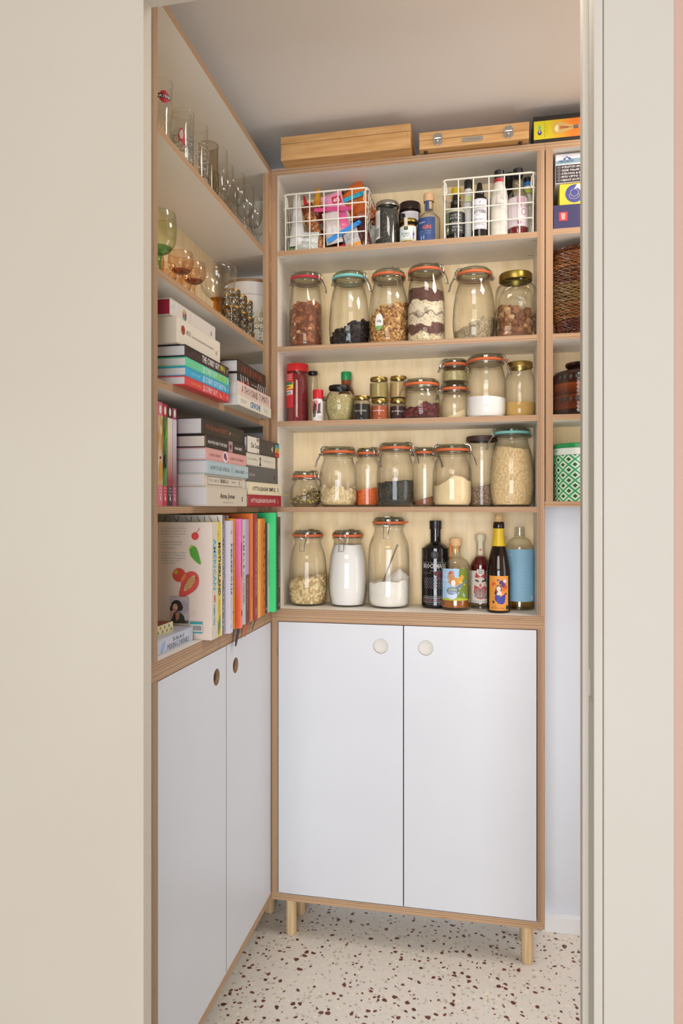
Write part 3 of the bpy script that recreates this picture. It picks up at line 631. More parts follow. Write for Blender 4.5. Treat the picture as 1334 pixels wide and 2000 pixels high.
contents('brown_rice', 'golden brown rice filling the turquoise-sealed jar almost to the top', t, p, .160, GR_RICE, 'rice', ('stick', .0065, ['#d4b884', '#e6d0a2', '#bd9c64', '#eddcb8']), 3500, -.12, .003, fr=.965, seed=27)

# ---- worktop -----------------------------------------------------------------
t, p, z = clip_jar('clip-top jar of blanched peanuts at the left end of the worktop', -.5067, 2.000, E_, .0560, .0425, .2165, 'barrel', ORG, 268, tabside=170)
contents('peanuts', 'pale blanched peanuts filling a third of the jar', t, p, .075, BEANB, 'peanuts', ('bean', .0120, ['#dcc492', '#cfb47e', '#e3cfa2']), 640, .22, .006, seed=30, fr=.965)
t, p, z = clip_jar('clip-top jar full of white sugar between the peanuts and the tall flour jar', -.3892, 2.002, E_, .0553, .0435, .2170, 'barrel', ORG, 264)
contents('white_sugar', 'white sugar filling the jar to the neck', t, p, .176, GR_SUGAR, 'sugar', None, 0, 0, .001, fr=.975)
t, p, z = clip_jar('tall clip-top jar with flour-streaked glass and a spoon inside', -.2691, 2.000, E_, .0590, .0448, .2545, 'shoulder', ORG, 270, tabside=0)
contents('white_flour', 'white flour filling a third of the tall jar', t, p, .072, FLOURM, 'flour', None, 0, .10, .006, levf=lambda x, y: .034*math.exp(-((x-.03)**2+(y-.01)**2)/.0006), seed=31, fr=.972)
s_ = MB().tube([(-.012, -.026, .070), (-.003, -.024, .100), (.012, -.022, .140), (.027, -.018, .178)], [.0030, .0028, .0022, .0020], 8)
s_.ell((-.014, -.0262, .064), (.008, .003, .012))
s_ = s_.build('spoon', STEEL); s_.location = t.location; tag(s_, 'metal spoon standing in the flour inside the tall jar', 'spoon')

# ================================================================= bottles
def bottle(name, label, x, y, z, prof, mat, n=40, cat='bottle', group=None, rz=0, sx=1, sy=1):
    t = thing(name, label, cat, (x, y, z), rz, group); MB().lathe(prof, n, sx=sx, sy=sy).build('bottle_body', mat, t); return t
# black patterned gin bottle
BG = C('#0b0a0c', .08, 0, .6); r = .0392
pr = smooth_prof([(.036, .001), (.0392, .005), (.0392, .03), (.0392, .155), (.0375, .166), (.026, .177), (.0165, .183), (.0150, .192), (.0150, .214)], 4)
t = bottle('liqueur_bottle', 'square-shouldered black bottle with silver lettering', -.1386, 2.018, E_, [(0, .002), (.03, .002), (.033, 0)]+pr+[(.0150, .222)], BG)
MB().lathe([(.0150, .2215), (.0172, .2215), (.0175, .224), (.0168, .226), (.0172, .240), (.0168, .2445), (.015, .2452), (0, .2452)], 32).build('stopper', C('#141214', .3), t)
fr = cyl(.0392); SIL = '#b9b4b4'
it = [('T', 'BROCKMANS', -.0355, .0335, .112, .126, SIL), ('t', 'INTENSELY SMOOTH', -.012, .016, .1035, .1065, '#8f8a8c'), ('r', -.036, .036, .1285, .1292, '#8f8a8c'), ('r', -.036, -.010, .0985, .0992, '#8f8a8c'), ('o', .010, .098, .014, .007, '#5b1a24'), ('o', .016, .088, .009, .009, '#4a1520')]
for j in range(17):
    for i in range(-5, 6):
        if abs(i) <= 5 and not (j in (6, 7, 8, 9)) :
            u, v = i*.0052+(.0026 if j % 2 else 0), .012+j*.0046; it.append(('p', [(u-.0018, v), (u, v-.0009), (u+.0018, v), (u, v+.0016)], '#7d787c'))
it += [('r', -.026, .018, .0345, .0350, SIL), ('r', -.026, .018, .0190, .0195, SIL), ('r', -.026, -.0255, .019, .035, SIL), ('t', 'INTENSELY SMOOTH PREMIUM', -.023, .015, .029, .032, SIL), ('t', 'PREMIUM GIN', -.023, .015, .0225, .026, '#a04a4e')]
decal(t, fr, it, 'label', .0004)
it = [('o', 0, .150, .011, .011, '#2c2a2e'), ('o', 0, .150, .0098, .0098, '#0e0d10'), ('t', 'B', -.004, .004, .144, .156, '#5d5a60')]
decal(t, fr, it, 'embossed_crest', .0007)
# squat amber bottle, bird and spoon label
r = .0405
pr = smooth_prof([(.034, .002), (.0395, .007), (.0405, .02), (.0405, .105), (.0385, .122), (.030, .137), (.0185, .145), (.0140, .152), (.0135, .17)], 4)
t = bottle('rum_bottle', 'squat clear bottle of amber spirit, label with a bird on a spoon', -.0815, 1.985, E_, [(0, .006), (.028, .005), (.031, 0)]+pr+[(.0150, .172), (.0150, .176), (.0125, .177)], glass('spirit_glass', (.95, .94, .90), (.5, .45, .36), .05, .6))
MB().lathe([(0, .0085)]+[(a*.95, max(.0085, b)) for a, b in pr if b < .028]+[(.0384, .030), (0, .030)], 36).build('amber_liquid', C('#9a5a20', .1), t)
MB().lathe([(.0108, .158), (.0125, .176), (.0125, .1765), (0, .1765)], 24).build('cork', noisy('cork', '#d9b478', '#c49a5c', 90, .8), t)
MB().lathe([(.0168, .1768), (.0170, .1955), (.0162, .1972), (0, .1972)], 28).build('stopper', noisy('light_wood', '#deb888', '#d4a976', 30, .6), t)
decal(t, cyl(.0150), [('r', -.0185, -.008, .140, .182, '#d98a4e'), ('p', [(-.0185, .140), (-.013, .145), (-.008, .140), (-.008, .141), (-.0185, .141)], '#d98a4e')], 'seal_strip', .003)
it = [('r', -.0400, .0400, .0285, .1150, '#9fc0dd'), ('p', [(.012, .115), (.010, .095), (.018, .085), (.014, .070), (.004, .060), (.006, .045), (-.010, .034), (-.020, .0285), (.040, .0285), (.040, .115)], '#6e7f1c'), ('r', -.040, .040, .0285, .0330, '#a9b62a'), ('p', [(-.03, .033), (0, .038), (.03, .035), (.04, .033)], '#9aab26'),
      ('o', -.010, .089, .010, .016, '#b9855a'), ('o', .000, .080, .016, .012, '#c08a3e'), ('p', [(.004, .084), (.020, .100), (.026, .092), (.018, .078)], '#c9972f'), ('p', [(.010, .078), (.028, .070), (.030, .073), (.014, .083)], '#e0b52c'), ('o', -.009, .103, .0072, .0072, '#c58468'), ('o', -.013, .104, .003, .004, '#b9483c'), ('o', -.0065, .105, .0011, .0011, '#181412'), ('p', [(-.0165, .103), (-.021, .1015), (-.0165, .1005)], '#8f7a62'), ('o', -.004, .076, .006, .009, '#e3d8c8'),
      ('p', [(.036, .086), (.037, .082), (.004, .058), (.0, .060), (.0, .064)], '#6b7384'), ('o', -.006, .055, .016, .010, '#59627a'), ('o', -.006, .057, .0125, .0065, '#9aa58e'), ('o', -.008, .043, .0145, .011, '#c3d3ea'), ('o', -.008, .050, .014, .0055, '#7f8da6'),
      ('t', 'Old', -.036, -.022, .094, .104, '#dfeaf4'), ('t', 'Bristol', -.037, -.016, .080, .092, '#dfeaf4'), ('t', 'SPICED RUM SPIRIT', -.037, -.016, .071, .074, '#e8f0f6'), ('t', 'DISTILLED AND BOTTLED', -.037, -.016, .066, .069, '#e8f0f6')]
decal(t, cyl(.0405), it, 'label', .0006)
# red spirit bottle
pr = smooth_prof([(.0245, .001), (.0282, .005), (.0287, .014), (.0287, .110), (.0270, .124), (.0175, .140), (.0135, .147), (.0120, .165), (.0120, .188)], 4)
t = bottle('red_spirit_bottle', 'bottle of red spirit with bearded face label and white seal strip', -.0135, 2.026, E_, [(0, .008), (.022, .007), (.0235, 0)]+pr, GL)
pr2 = [(a*.93, b) for a, b in pr if .012 < b < .146]
MB().lathe([(0, .0125)]+pr2+[(0, pr2[-1][1]+.0005)], 32).build('red_liquid', C('#5e1116', .12), t)
MB().lathe([(.0118, .188), (.0142, .188), (.0145, .190), (.0145, .2045), (.0135, .206), (0, .206)], 28).build('stopper', C('#cfc3a8', .5), t)
decal(t, cyl(.0145), [('r', -.0055, .0055, .150, .2065, '#dcd0b4'), ('p', [(-.003, .164), (0, .161), (.003, .164), (0, .167)], '#b5332c'), ('r', -.006, .006, .1635, .1643, '#b5332c')], 'seal_strip', .0008)
it = [('r', -.036, .036, .0165, .106, '#ded6c4'), ('r', .006, .036, .030, .106, '#35282a'), ('r', -.036, .036, .0165, .027, '#ded6c4'), ('t', 'RED RUM 37.5% VOL', -.022, .020, .019, .023, '#4a3a34'),
      ('p', [(-.016, .088), (-.012, .102), (0, .107), (.012, .102), (.016, .088), (0, .084)], '#b23a40'), ('o', 0, .070, .015, .020, '#d9c7b8'), ('p', [(-.015, .078), (-.004, .074), (-.004, .079), (-.014, .083)], '#4b3836'), ('p', [(.015, .078), (.004, .074), (.004, .079), (.014, .083)], '#2d2226'), ('o', 0, .066, .003, .005, '#c2574c'),
      ('p', [(-.017, .066), (-.006, .062), (0, .058), (.006, .062), (.017, .066), (.018, .045), (.010, .030), (0, .027), (-.010, .030), (-.018, .045)], '#b9504e'), ('o', 0, .052, .007, .003, '#7d2028')]
for i in range(16): it.append(('p', [(-.016+i*.0021, .056), (-.0152+i*.0021, .058), (-.0145+i*.0019+.001, .033), (-.0155+i*.0019, .032)], '#e3cfc0' if i % 2 else '#3e2a2c'))
for i in range(10): it.append(('o', .014+.018*random.random(), .035+.065*random.random(), .003, .002, '#cfc2b2'))
it += [('p', [(-.009, .100), (.009, .100), (.009, .111), (0, .092), (-.009, .111)], '#d8d0c4'), ('p', [(-.0085, .109), (.0085, .109), (.0085, .098), (0, .091), (-.0085, .098)], '#e1dace'), ('T', 'NINE', -.006, .006, .103, .107, '#4b4038'), ('T', 'PINS', -.006, .006, .098, .102, '#4b4038')]
decal(t, cyl(.0287), it, 'label', .0006)
# dark wine bottle, yellow neck
DB = C('#1b0f08', .07, 0, .6)
pr = smooth_prof([(.029, .002), (.0315, .006), (.0318, .02), (.0318, .100), (.0305, .120), (.0240, .155), (.0178, .178), (.0150, .200), (.0138, .225)], 4)
t = bottle('wine_bottle', 'dark wine bottle with yellow neck band and orange picture label', .0352, 1.958, E_, [(0, .004), (.024, .003), (.027, 0)]+pr+[(.0150, .2265), (.0155, .229), (.0148, .240), (.0125, .2435)], DB)
MB().lathe([(rad_at(pr, z_)+.0005, z_) for z_ in [.178+i*.0053 for i in range(10)]], 36).build('neck_band', C('#d7b519', .4), t)
MB().lathe([(.0100, .238), (.0108, .2445), (.0110, .262), (.0104, .2635), (0, .2635)], 22).build('cork', noisy('cork_b', '#d6b583', '#b98f5c', 120, .8), t)
it = [('r', -.0270, .0270, .0075, .0995, '#d98f35'), ('p', [(-.009, .064), (-.012, .052), (-.006, .046), (.004, .046), (.008, .060), (.006, .074), (-.004, .076)], '#2f2a26'), ('o', -.0005, .066, .0056, .0066, '#e2c4ba'), ('p', [(-.007, .048), (.008, .048), (.006, .060), (-.002, .060)], '#e2c4ba'), ('p', [(-.011, .046), (-.004, .050), (.004, .044), (.016, .052), (.018, .044), (.016, .030), (.010, .024), (-.002, .026), (-.010, .036)], '#3a3a8f'),
      ('o', -.013, .077, .0058, .006, '#d2522c'), ('o', -.011, .074, .002, .002, '#e8a33a'), ('o', .006, .082, .0055, .006, '#4a2f63'), ('o', .012, .076, .0055, .007, '#5b3170'), ('o', .016, .086, .005, .005, '#d9bfc6'), ('o', .014, .064, .005, .005, '#d2622c'), ('o', .018, .070, .0045, .005, '#c9442c'), ('p', [(-.006, .087), (-.002, .092), (.002, .090), (-.002, .086)], '#3a4a8f'), ('o', -.014, .030, .0032, .004, '#3f4a2a'), ('p', [(-.019, .060), (-.016, .057), (-.013, .060), (-.016, .056)], '#3f4a2a'), ('o', .018, .052, .003, .003, '#7a2b4a'),
      ('t', 'Maribel', -.013, -.004, .018, .021, '#7a4a1a'), ('t', 'VINO NATURAL DE ESPANA', -.021, .014, .0125, .0155, '#4a2a12'), ('r', .019, .0255, .0105, .021, '#3a2416')]
for a in (0, 1, 2, 3, 4, 5): it.append(('p', [(-.0005+.001*a, .054), (.0003+.001*a, .058), (.0001+.001*a, .050)], '#e8cfc4'))
decal(t, cyl(.0318), it, 'label', .0006)
# clear plastic bottle
pr = smooth_prof([(.034, .001), (.0375, .006), (.0378, .02), (.0378, .160), (.0355, .176), (.0270, .192), (.0160, .199), (.0130, .203)], 4)
t = bottle('plastic_bottle', 'clear plastic bottle with a pale blue label, right of the wine bottle', .0935, 2.026, E_, [(0, .004), (.030, .003), (.033, 0)]+pr+[(.0128, .206)], glass('clear_pet', (.96, .96, .93), (.5, .52, .44), .05, .5))
MB().lathe([(0, .005), (.033, .005)]+[(a*.965, b) for a, b in pr if .005 < b < .026]+[(.0363, .028), (0, .030)], 32).build('yellow_liquid', glass('yellow_cordial', (.93, .80, .30), (.55, .45, .12), .05, .4), t)
MB().lathe([(.0135, .203), (.0142, .203), (.0145, .206), (.0140, .226), (.012, .2278), (0, .2278)], 26).build('cap', glass('clear_cap', (.85, .86, .84), (.5, .5, .48), .1, .5), t)
it = [('r', -.056, .056, .0245, .1675, '#8dbbd4')]
for k, (v, w) in enumerate(((.158, .030), (.153, .026), (.148, .033), (.143, .030), (.136, .033), (.131, .024), (.124, .033), (.119, .031), (.112, .020), (.100, .033), (.092, .010), (.084, .033), (.079, .033), (.074, .028), (.066, .015), (.056, .033), (.046, .010))): it.append(('t', 'the quick refill bottle made for a clean kitchen and home'[:int(w*1500)], .004, .004+w, v, v+.0026, '#bcd8e4'))
it += [('t', 'REFILL', -.036, -.020, .150, .156, '#c8dfe8'), ('p', [(.033, .045), (.038, .039), (.038, .033), (.033, .028), (.030, .036)], '#d4d0d8')]
decal(t, cyl(.0380), it, 'label', .0006)
MB().tube([(-.0385+.004*math.cos(a), -.012, .197+.004*math.sin(a)) for a in [2*math.pi*i/12 for i in range(12)]], .0016, 6, True).build('ring', C('#cbb48c', .5), t)
# ================================================================= on top of the units
ZT = 2.148
t = thing('wooden_box', 'long plain wooden box lying on top of the shelves, left of the clasped case', 'box', (-.3700, 1.856, ZT))
mb = MB().box(-.177, .177, 0, .19, .0002, .0445); mb.build('box_body', PINE, t, False, .0012)
mb = MB().box(-.1775, .1775, -.0005, .1905, .0453, .0645); mb.build('lid', PINE, t, False, .0012)
decal(t, plane((0, 0, 0), (1, 0, 0), (0, 0, 1)), [('o', -.170, .036, .0012, .0012, '#7d5228'), ('o', -.170, .010, .0012, .0012, '#7d5228'), ('o', .170, .036, .0012, .0012, '#7d5228'), ('o', .170, .010, .0012, .0012, '#7d5228')], 'nail_head', .0002)
t = thing('wooden_case', 'slim wooden case with two metal clasps on top of the shelves', 'box', (-.0310, 1.878, ZT))
MB().box(-.141, .141, 0, .17, .004, .0265).build('case_body', PINE, t, False, .001)
MB().box(-.1415, .1415, -.0003, .1705, .0272, .0480).build('lid', PINE, t, False, .001)
for x in (-.125, .120):
    for y in (.015, .15): MB().lathe([(0, 0), (.0045, 0), (.005, .001), (.005, .0042), (0, .0042)], 16).build('foot', BLACKW, t).location = (x, y, 0)
for x in (-.0920, .0900):
    c = MB(); oc = [(x+.0125*a, .0262+.0155*b) for a, b in ((-.45, -1), (.45, -1), (1, -.55), (1, .55), (.45, 1), (-.45, 1), (-1, .55), (-1, -.55))]
    n = 8; c.add([(a, -.0022, b) for a, b in oc]+[(a, -.0005, b) for a, b in oc], [tuple(range(8))]+[(i, i+8, (i+1) % 8+8, (i+1) % 8) for i in range(8)])
    c = c.build('clasp', STEEL, t, False)
    mb = MB().box(x-.0045, x+.0045, -.0055, -.002, .021, .037); mb.tube([(x-.008, -.004, .0275), (x+.008, -.004, .0275)], .0022, 8)
    mb.tube([(x-.004, -.004, .022), (x-.004, -.006, .014), (x+.004, -.006, .014), (x+.004, -.004, .022)], .0013, 6)
    mb.ell((x-.0085, -.002, .036), (.0014, .001, .0014)); mb.ell((x+.0085, -.002, .036), (.0014, .001, .0014)); mb.build('latch', STEEL, c)
mb = MB(); pl = [(-.010+.0245*(1 if q else -1)+.0, 0) for q in (0, 1)]
pts = [(.012+.0215*sg+.0062*math.cos(a), .0172+.0062*math.sin(a)) for sg, a0 in ((1, -90), (-1, 90)) for a in [R(a0+i*22.5) for i in range(9)]]
mb.add([(a-.014, -.0016, b) for a, b in pts]+[(a-.014, -.0002, b) for a, b in pts], [tuple(range(18))]+[(i, i+18, (i+1) % 18+18, (i+1) % 18) for i in range(18)])
nm = mb.build('name_plate', C('#a9a49a', .35, 1.), t, False)
decal(nm, plane((0, -.0017, 0), (1, 0, 0), (0, 0, 1)), [('t', 'CAMPING', -.020, .016, .0148, .0196, '#77736a')], 'engraving', .0001)
# light bulb carton
t = thing('bulb_box', 'black and yellow light bulb carton on top of the right shelves', 'box', (.1225, 1.906, ZT))
MB().box(0, .170, 0, .12, 0, .0725).build('carton', C('#211d19', .45), t, False, .0006)
def grad(name, c1, c2, w, axis=0):
    m, N, L, b = newmat(name); tc = N.new('ShaderNodeTexCoord'); s_ = N.new('ShaderNodeSeparateXYZ'); L.new(tc.outputs['Object'], s_.inputs[0])
    q = N.new('ShaderNodeMath'); q.operation = 'DIVIDE'; L.new(s_.outputs[axis], q.inputs[0]); q.inputs[1].default_value = w; r = ramp(N, [(.25, c1), (.75, c2)]); L.new(q.outputs[0], r.inputs[0]); L.new(r.outputs[0], b.inputs['Base Color']); return m
fr = plane((0, 0, 0), (1, 0, 0), (0, 0, 1))
it = [('r', .0015, .1685, .0125, .0600, grad('carton_print', '#cfc41a', '#e07a22', .13)), ('o', .0160, .042, .0048, .0062, '#8fbf72'), ('o', .0160, .030, .0052, .0064, '#2c2f74'), ('o', .0160, .032, .0022, .003, '#c7b4d6'), ('r', .0150, .0170, .039, .047, '#4c8f52'),
      ('d', 'vintage LED lamp', .0275, .0300, .017, .055, '#4a4416'), ('d', 'warm glow', .0330, .0350, .022, .050, '#7a6f1a'),
      ('p', [(.050, .036), (.051, .028), (.057, .0235), (.066, .0225), (.078, .026), (.092, .030), (.100, .032), (.100, .042), (.092, .044), (.078, .049), (.066, .052), (.057, .051), (.051, .045)], '#c9a765'), ('p', [(.053, .037), (.056, .030), (.062, .028), (.062, .046), (.056, .044)], '#e8d9a8'), ('p', [(.066, .034), (.088, .035), (.088, .040), (.066, .043)], '#b5703a'), ('p', [(.070, .037), (.098, .0365), (.098, .038), (.070, .0385)], '#7a4a24'), ('r', .100, .1125, .0325, .0415, '#5b4a42'), ('r', .1125, .1145, .034, .040, '#a9a29a')]
decal(t, fr, it+[('r', .102+.003*k, .1032+.003*k, .0325, .0415, '#8b7d72') for k in range(4)], 'print')

# ================================================================= top shelf
B_ = 1.9195
def wire_basket(label, x0, x1, xs, y0=1.9085, y1=2.045, h=.1585):
    t = thing('wire_basket', label, 'basket', ((x0+x1)/2, y0, B_), 0, 'white wire baskets'); cx = (x0+x1)/2; w = .0016; D = y1-y0; CRM = C('#e2dccb', .35)
    a, b = x0-cx, x1-cx; q = .009; m = MB()
    def rr(x0_, x1_, ya, yb, z, rad=.012): 
        return [(x0_+rad, ya, z), (x1_-rad, ya, z), (x1_-rad*.3, ya+rad*.3, z), (x1_, ya+rad, z), (x1_, yb-rad, z), (x1_-rad*.3, yb-rad*.3, z), (x1_-rad, yb, z), (x0_+rad, yb, z), (x0_+rad*.3, yb-rad*.3, z), (x0_, yb-rad, z), (x0_, ya+rad, z), (x0_+rad*.3, ya+rad*.3, z)]
    m.tube(rr(a, b, 0, D, h), .0026, 8, True); m.build('rim', CRM, t)
    g = MB(); lev = [.0022, .041, .081, .120]
    for k, z in enumerate(lev):
        s_ = q*(1-z/h); g.tube(rr(a+s_, b-s_, s_*.3, D-s_*.3, z, .005), w*1.1, 6, True)
    g.build('horizontal_wire', CRM, t)
    for x in xs:
        xx = x-cx; v = MB(); v.tube([(xx, .0005, h), (xx, .0032, .002), (xx, D-.0032, .002), (xx, D-.0005, h)], w*1.1, 6); v.build('upright_wire', CRM, t)
    for i in range(1, 5):
        yy = D*i/5; v = MB(); v.tube([(a+.001, yy, h), (a+q, yy, .0035), (b-q, yy, .0035), (b-.001, yy, h)], w*.9, 6); v.build('side_wire', CRM, t)
    for e, s_ in ((a, 1), (b, -1)):      # folded carrying handle
        v = MB(); v.tube([(e+s_*.003, .006, h-.002), (e+s_*.010, .004, h-.008), (e+s_*.012, .003, h-.03), (e+s_*.005, .004, h-.045), (e+s_*.003, .02, h-.05), (e+s_*.003, D-.02, h-.05), (e+s_*.005, D-.004, h-.03), (e+s_*.004, D-.006, h-.002)], w, 6); v.build('handle', CRM, t)
    return t
wire_basket('white wire basket of snack packets at the left of the top shelf', -.5560, -.3150, [-.5490, -.5176, -.4793, -.4385, -.3987, -.3592, -.3215])
wire_basket('white wire basket of sauce and bitters bottles at the right of the top shelf', -.1135, .1290, [-.1070, -.0708, -.0311, .009, .0488, .088, .1225])
PK = {}
def plastic(h, rough=.28):
    if h not in PK:
        PK[h] = noisy('foil_'+h.lstrip('#'), h, h, 45, rough, .5)
    return PK[h]
def packet(label, cx, cz, w, h, ang, y, cols, depth=.02, prints=None, name='snack_packet', seed=1, taper=0., mats=None, cat='packet', group=None):
    """crumpled pillow bag, tilted in its own plane; cols run from the foot to the top"""
    t = thing(name, label, cat, (cx, y, B_+cz), 0, group, (R(-4), R(ang), 0)); nu, nv = 12, 16; vs = []; fs = []; mi = []
    for side in (0, 1):
        for j in range(nv+1):
            for i in range(nu+1):
                u = i/nu*2-1; v = j/nv*2-1; edge = (1-abs(u)**3)*(1-abs(v)**5)
                x = u*w/2*(1-taper*(v+1)/2)*(1-.06*(1-abs(v))); z = v*h/2
                n_ = noise.noise(Vector((u*2.2+seed*9, v*2.6, seed+side*5)))*.35+noise.noise(Vector((u*5+seed, v*6, side*7.)))*.2
                yy = depth/2*edge*(1+n_*1.3)+.0006
                vs.append((x, -yy if side == 0 else yy, z))
    N1 = (nu+1)*(nv+1)
    for side in (0, 1):
        for j in range(nv):
            for i in range(nu):
                a = side*N1+j*(nu+1)+i; q = (a, a+1, a+nu+2, a+nu+1); fs.append(q if side == 0 else q[::-1]); mi.append(min(len(cols)-1, int(j/nv*len(cols))))
    for j in range(nv):
        for i in (0, nu):
            a = j*(nu+1)+i; q = (a, a+nu+1, N1+a+nu+1, N1+a); fs.append(q if i == 0 else q[::-1]); mi.append(min(len(cols)-1, int(j/nv*len(cols))))
    for i in range(nu):
        for j in (0, nv):
            a = j*(nu+1)+i; q = (a, N1+a, N1+a+1, a+1); fs.append(q if j == 0 else q[::-1]); mi.append(0 if j == 0 else len(cols)-1)
    MB().add(vs, fs, mi).build('bag', [c if not isinstance(c, str) else plastic(c) for c in cols], t)
    if prints:
        def f(u, v, l):
            U = max(-1, min(1, u*2/w)); V = max(-1, min(1, v*2/h)); e = (1-abs(U)**3)*(1-abs(V)**5)
            n_ = noise.noise(Vector((U*2.2+seed*9, V*2.6, seed)))*.35+noise.noise(Vector((U*5+seed, V*6, 0.)))*.2
            return Vector((u*(1-taper*(V+1)/2)*(1-.06*(1-abs(V))), -(depth/2*e*(1+n_*1.3)+.0006)-l-.0010, v))
        f.curved = True; decal(t, f, prints, 'print')
    return t
def BX(px): return -.5516+(px-555)*.00147
def BZ(px, py): return .1605-((py-379)+.0885*(px-551))*.00147
NUT = grain('nut_mix', ['#7d3f1e', '#a86232', '#c98a52', '#5e2c18', '#d9a878'], 210, .3, .5, .002)
SEED2 = grain('seed_mix_bag', ['#a8a292', '#c9c3b2', '#7d8a5c', '#e0dacb'], 190, .3, .5, .002)
def pk(label, px, py, wpx, hpx, ang, y, cols, **k): return packet(label, BX(px), BZ(px, py), wpx*.00147, hpx*.00147, ang, y, cols, **k)
GP = 'packets in the left wire basket'
pk('pale grey paper packet at the left end of the wire basket', 577, 424, 32, 100, -2, 1.925, ['#c5c3c0', '#c5c3c0', '#c9c7c4', '#cfcdc8'], taper=.6, seed=2, group=GP, prints=[('r', -.018, .018, -.020, .006, '#b9b7b4')]+[('t', 'organic wholegrain mix', -.014, .014, -.016+.005*k, -.0135+.005*k, '#7d7a78') for k in range(4)])
pk('crumpled white and grey packet low in the left of the basket', 596, 463, 46, 36, 4, 1.926, ['#b5b8ae', '#c9cbc6', '#bfc2bd'], seed=3, group=GP, depth=.016, prints=[('t', 'ROASTED', -.020, .012, .004, .010, '#6b7078'), ('t', 'salted seeds', -.018, .014, -.008, -.003, '#7d8288')])
pk('small green packet at the foot of the basket', 566, 474, 14, 22, 0, 1.942, ['#6f9a4c', '#4f7d3a'], seed=4, group=GP, depth=.012)
pk('long slim bag of brown nuts leaning across the basket', 607, 436, 24, 108, -17, 1.944, [NUT, NUT, NUT, NUT, '#7a3a20'], seed=5, group=GP, depth=.018)
pk('red and yellow packet tip poking out above the grey packet', 590, 392, 20, 58, -14, 1.962, ['#8f2418', '#d9a81c', '#c9242c', '#b51c28'], taper=.85, seed=6, group=GP)
pk('yellow and orange packet with a pointed top', 606, 380, 24, 72, 3, 1.985, ['#6f2018', '#8a2a14', '#d98a1c', '#e0a01e', '#d9901c'], taper=.6, seed=7, group=GP)
pk('clear bag of white sweets in the middle of the basket', 645, 435, 32, 64, -10, 1.932, ['#b9b4ae', '#d4cec8', '#c9beb8', '#cfc4be'], seed=8, group=GP, depth=.016)
pk('bright pink sweet packet with the letters m\'s', 649, 405, 42, 86, -14, 1.950, ['#e0608c', '#df5e94', '#e06a9c', '#e48bb0', '#e7a0bc'], seed=9, group=GP, depth=.018, prints=[('r', .000, .026, .026, .048, '#c41f34'), ('T', 'm\'s', .004, .022, .029, .041, '#f0e4e0')])
pk('white packet edge rising behind the pink sweet packet', 664, 405, 34, 94, -16, 1.972, ['#b9b5b2', '#c9c5c4', '#d4d0d0', '#dad6d4'], taper=.5, seed=10, group=GP)
pk('orange and copper packet bulging over the right rim', 687, 378, 52, 82, -24, 1.975, ['#9a4a1a', '#b9581c', '#d06a22', '#d96e26', '#c4612a'], seed=11, group=GP, depth=.026, prints=[('t', 'REESE', -.020, .004, .000, .008, '#e0c9b0'), ('r', -.03, -.002, .040, .052, '#3a2418'), ('t', 'CO', -.020, -.010, .042, .050, '#d9c9a8')])
pk('brown packet drooping over the right side of the basket', 708, 396, 40, 30, 10, 1.998, ['#7a3c14', '#a5561c', '#b9641f'], seed=12, group=GP, depth=.02)
pk('dark maroon packet of chocolate pieces at the right of the basket', 700, 444, 30, 66, -14, 1.946, [grain('choc', ['#3a1a18', '#5c302a', '#2c1412', '#7a5048'], 150, .3, .5, .002), '#4a1c20', '#3c1418'], seed=13, group=GP, depth=.018)
pk('grey printed packet with an orange corner', 683, 456, 30, 46, -16, 1.928, ['#c98a2c', '#b3b1b0', '#bcbab9', '#a9a7a8'], seed=14, group=GP, depth=.012, prints=[('t', 'best before', -.014, .014, .004, .008, '#5d5c60'), ('t', 'dark choc', -.014, .012, -.004, .001, '#5d5c60')])
pk('red packet at the foot of the basket', 662, 474, 34, 16, -8, 1.938, ['#a81c2a', '#c42430'], seed=15, group=GP, depth=.012)
pk('yellow packet corner beside the blue bag clip', 700, 420, 22, 12, -24, 1.958, ['#d4c224', '#c9b61c'], seed=16, group=GP, depth=.01)
pk('brown and gold packet top sticking up behind the orange one', 664, 352, 24, 34, 30, 2.010, ['#4a3020', '#7a5a30', '#c9b8a0'], taper=.5, seed=17, group=GP, depth=.012)
pk('clear packet of dark seeds filling the middle back of the basket', 632, 452, 54, 52, 6, 1.985, ['#4a2c1c', '#5c3a26', '#3c2418'], seed=18, group=GP)
pk('dark red wrapper behind the pink packet on the left', 624, 392, 30, 42, -20, 1.995, ['#5c1c1c', '#7a2420', '#3a1614'], taper=.4, seed=19, group=GP)
pk('white paper bag standing at the right back of the basket', 706, 430, 30, 60, 3, 2.010, ['#b9b4a8', '#c9c5ba'], seed=20, group=GP)
def clip(label, p0, p1, th, y, col):
    a = Vector((BX(p0[0]), y, B_+BZ(*p0))); b = Vector((BX(p1[0]), y, B_+BZ(*p1))); L_ = (b-a).length; an = math.atan2(b.z-a.z, b.x-a.x)
    t = thing('bag_clip', label, 'bag clip', (a+b)/2, 0, None, (0, -an, 0)); m = C(col, .35)
    MB().box(-L_/2, L_/2, -.004, 0, -th/2, th/2).build('front_bar', m, t, False, .0012)
    MB().box(-L_/2, L_/2, .0008, .0035, -th*.3, th*.3).build('back_bar', m, t, False, .001)
    MB().lathe([(0, -.0045), (th*.55, -.0045), (th*.55, .004), (0, .004)], 16).build('hinge', m, t).location = (L_/2, 0, 0)
clip('pink bag clip across the pink sweet packet', (609, 402), (680, 398), .0115, 1.934, '#d04a80')
clip('blue bag clip slanting low across the basket', (638, 464), (697, 428), .0120, 1.922, '#2a86d4')
clip('turquoise bag clip on the orange packet', (664, 378), (700, 363), .0120, 1.955, '#2aa5c0')

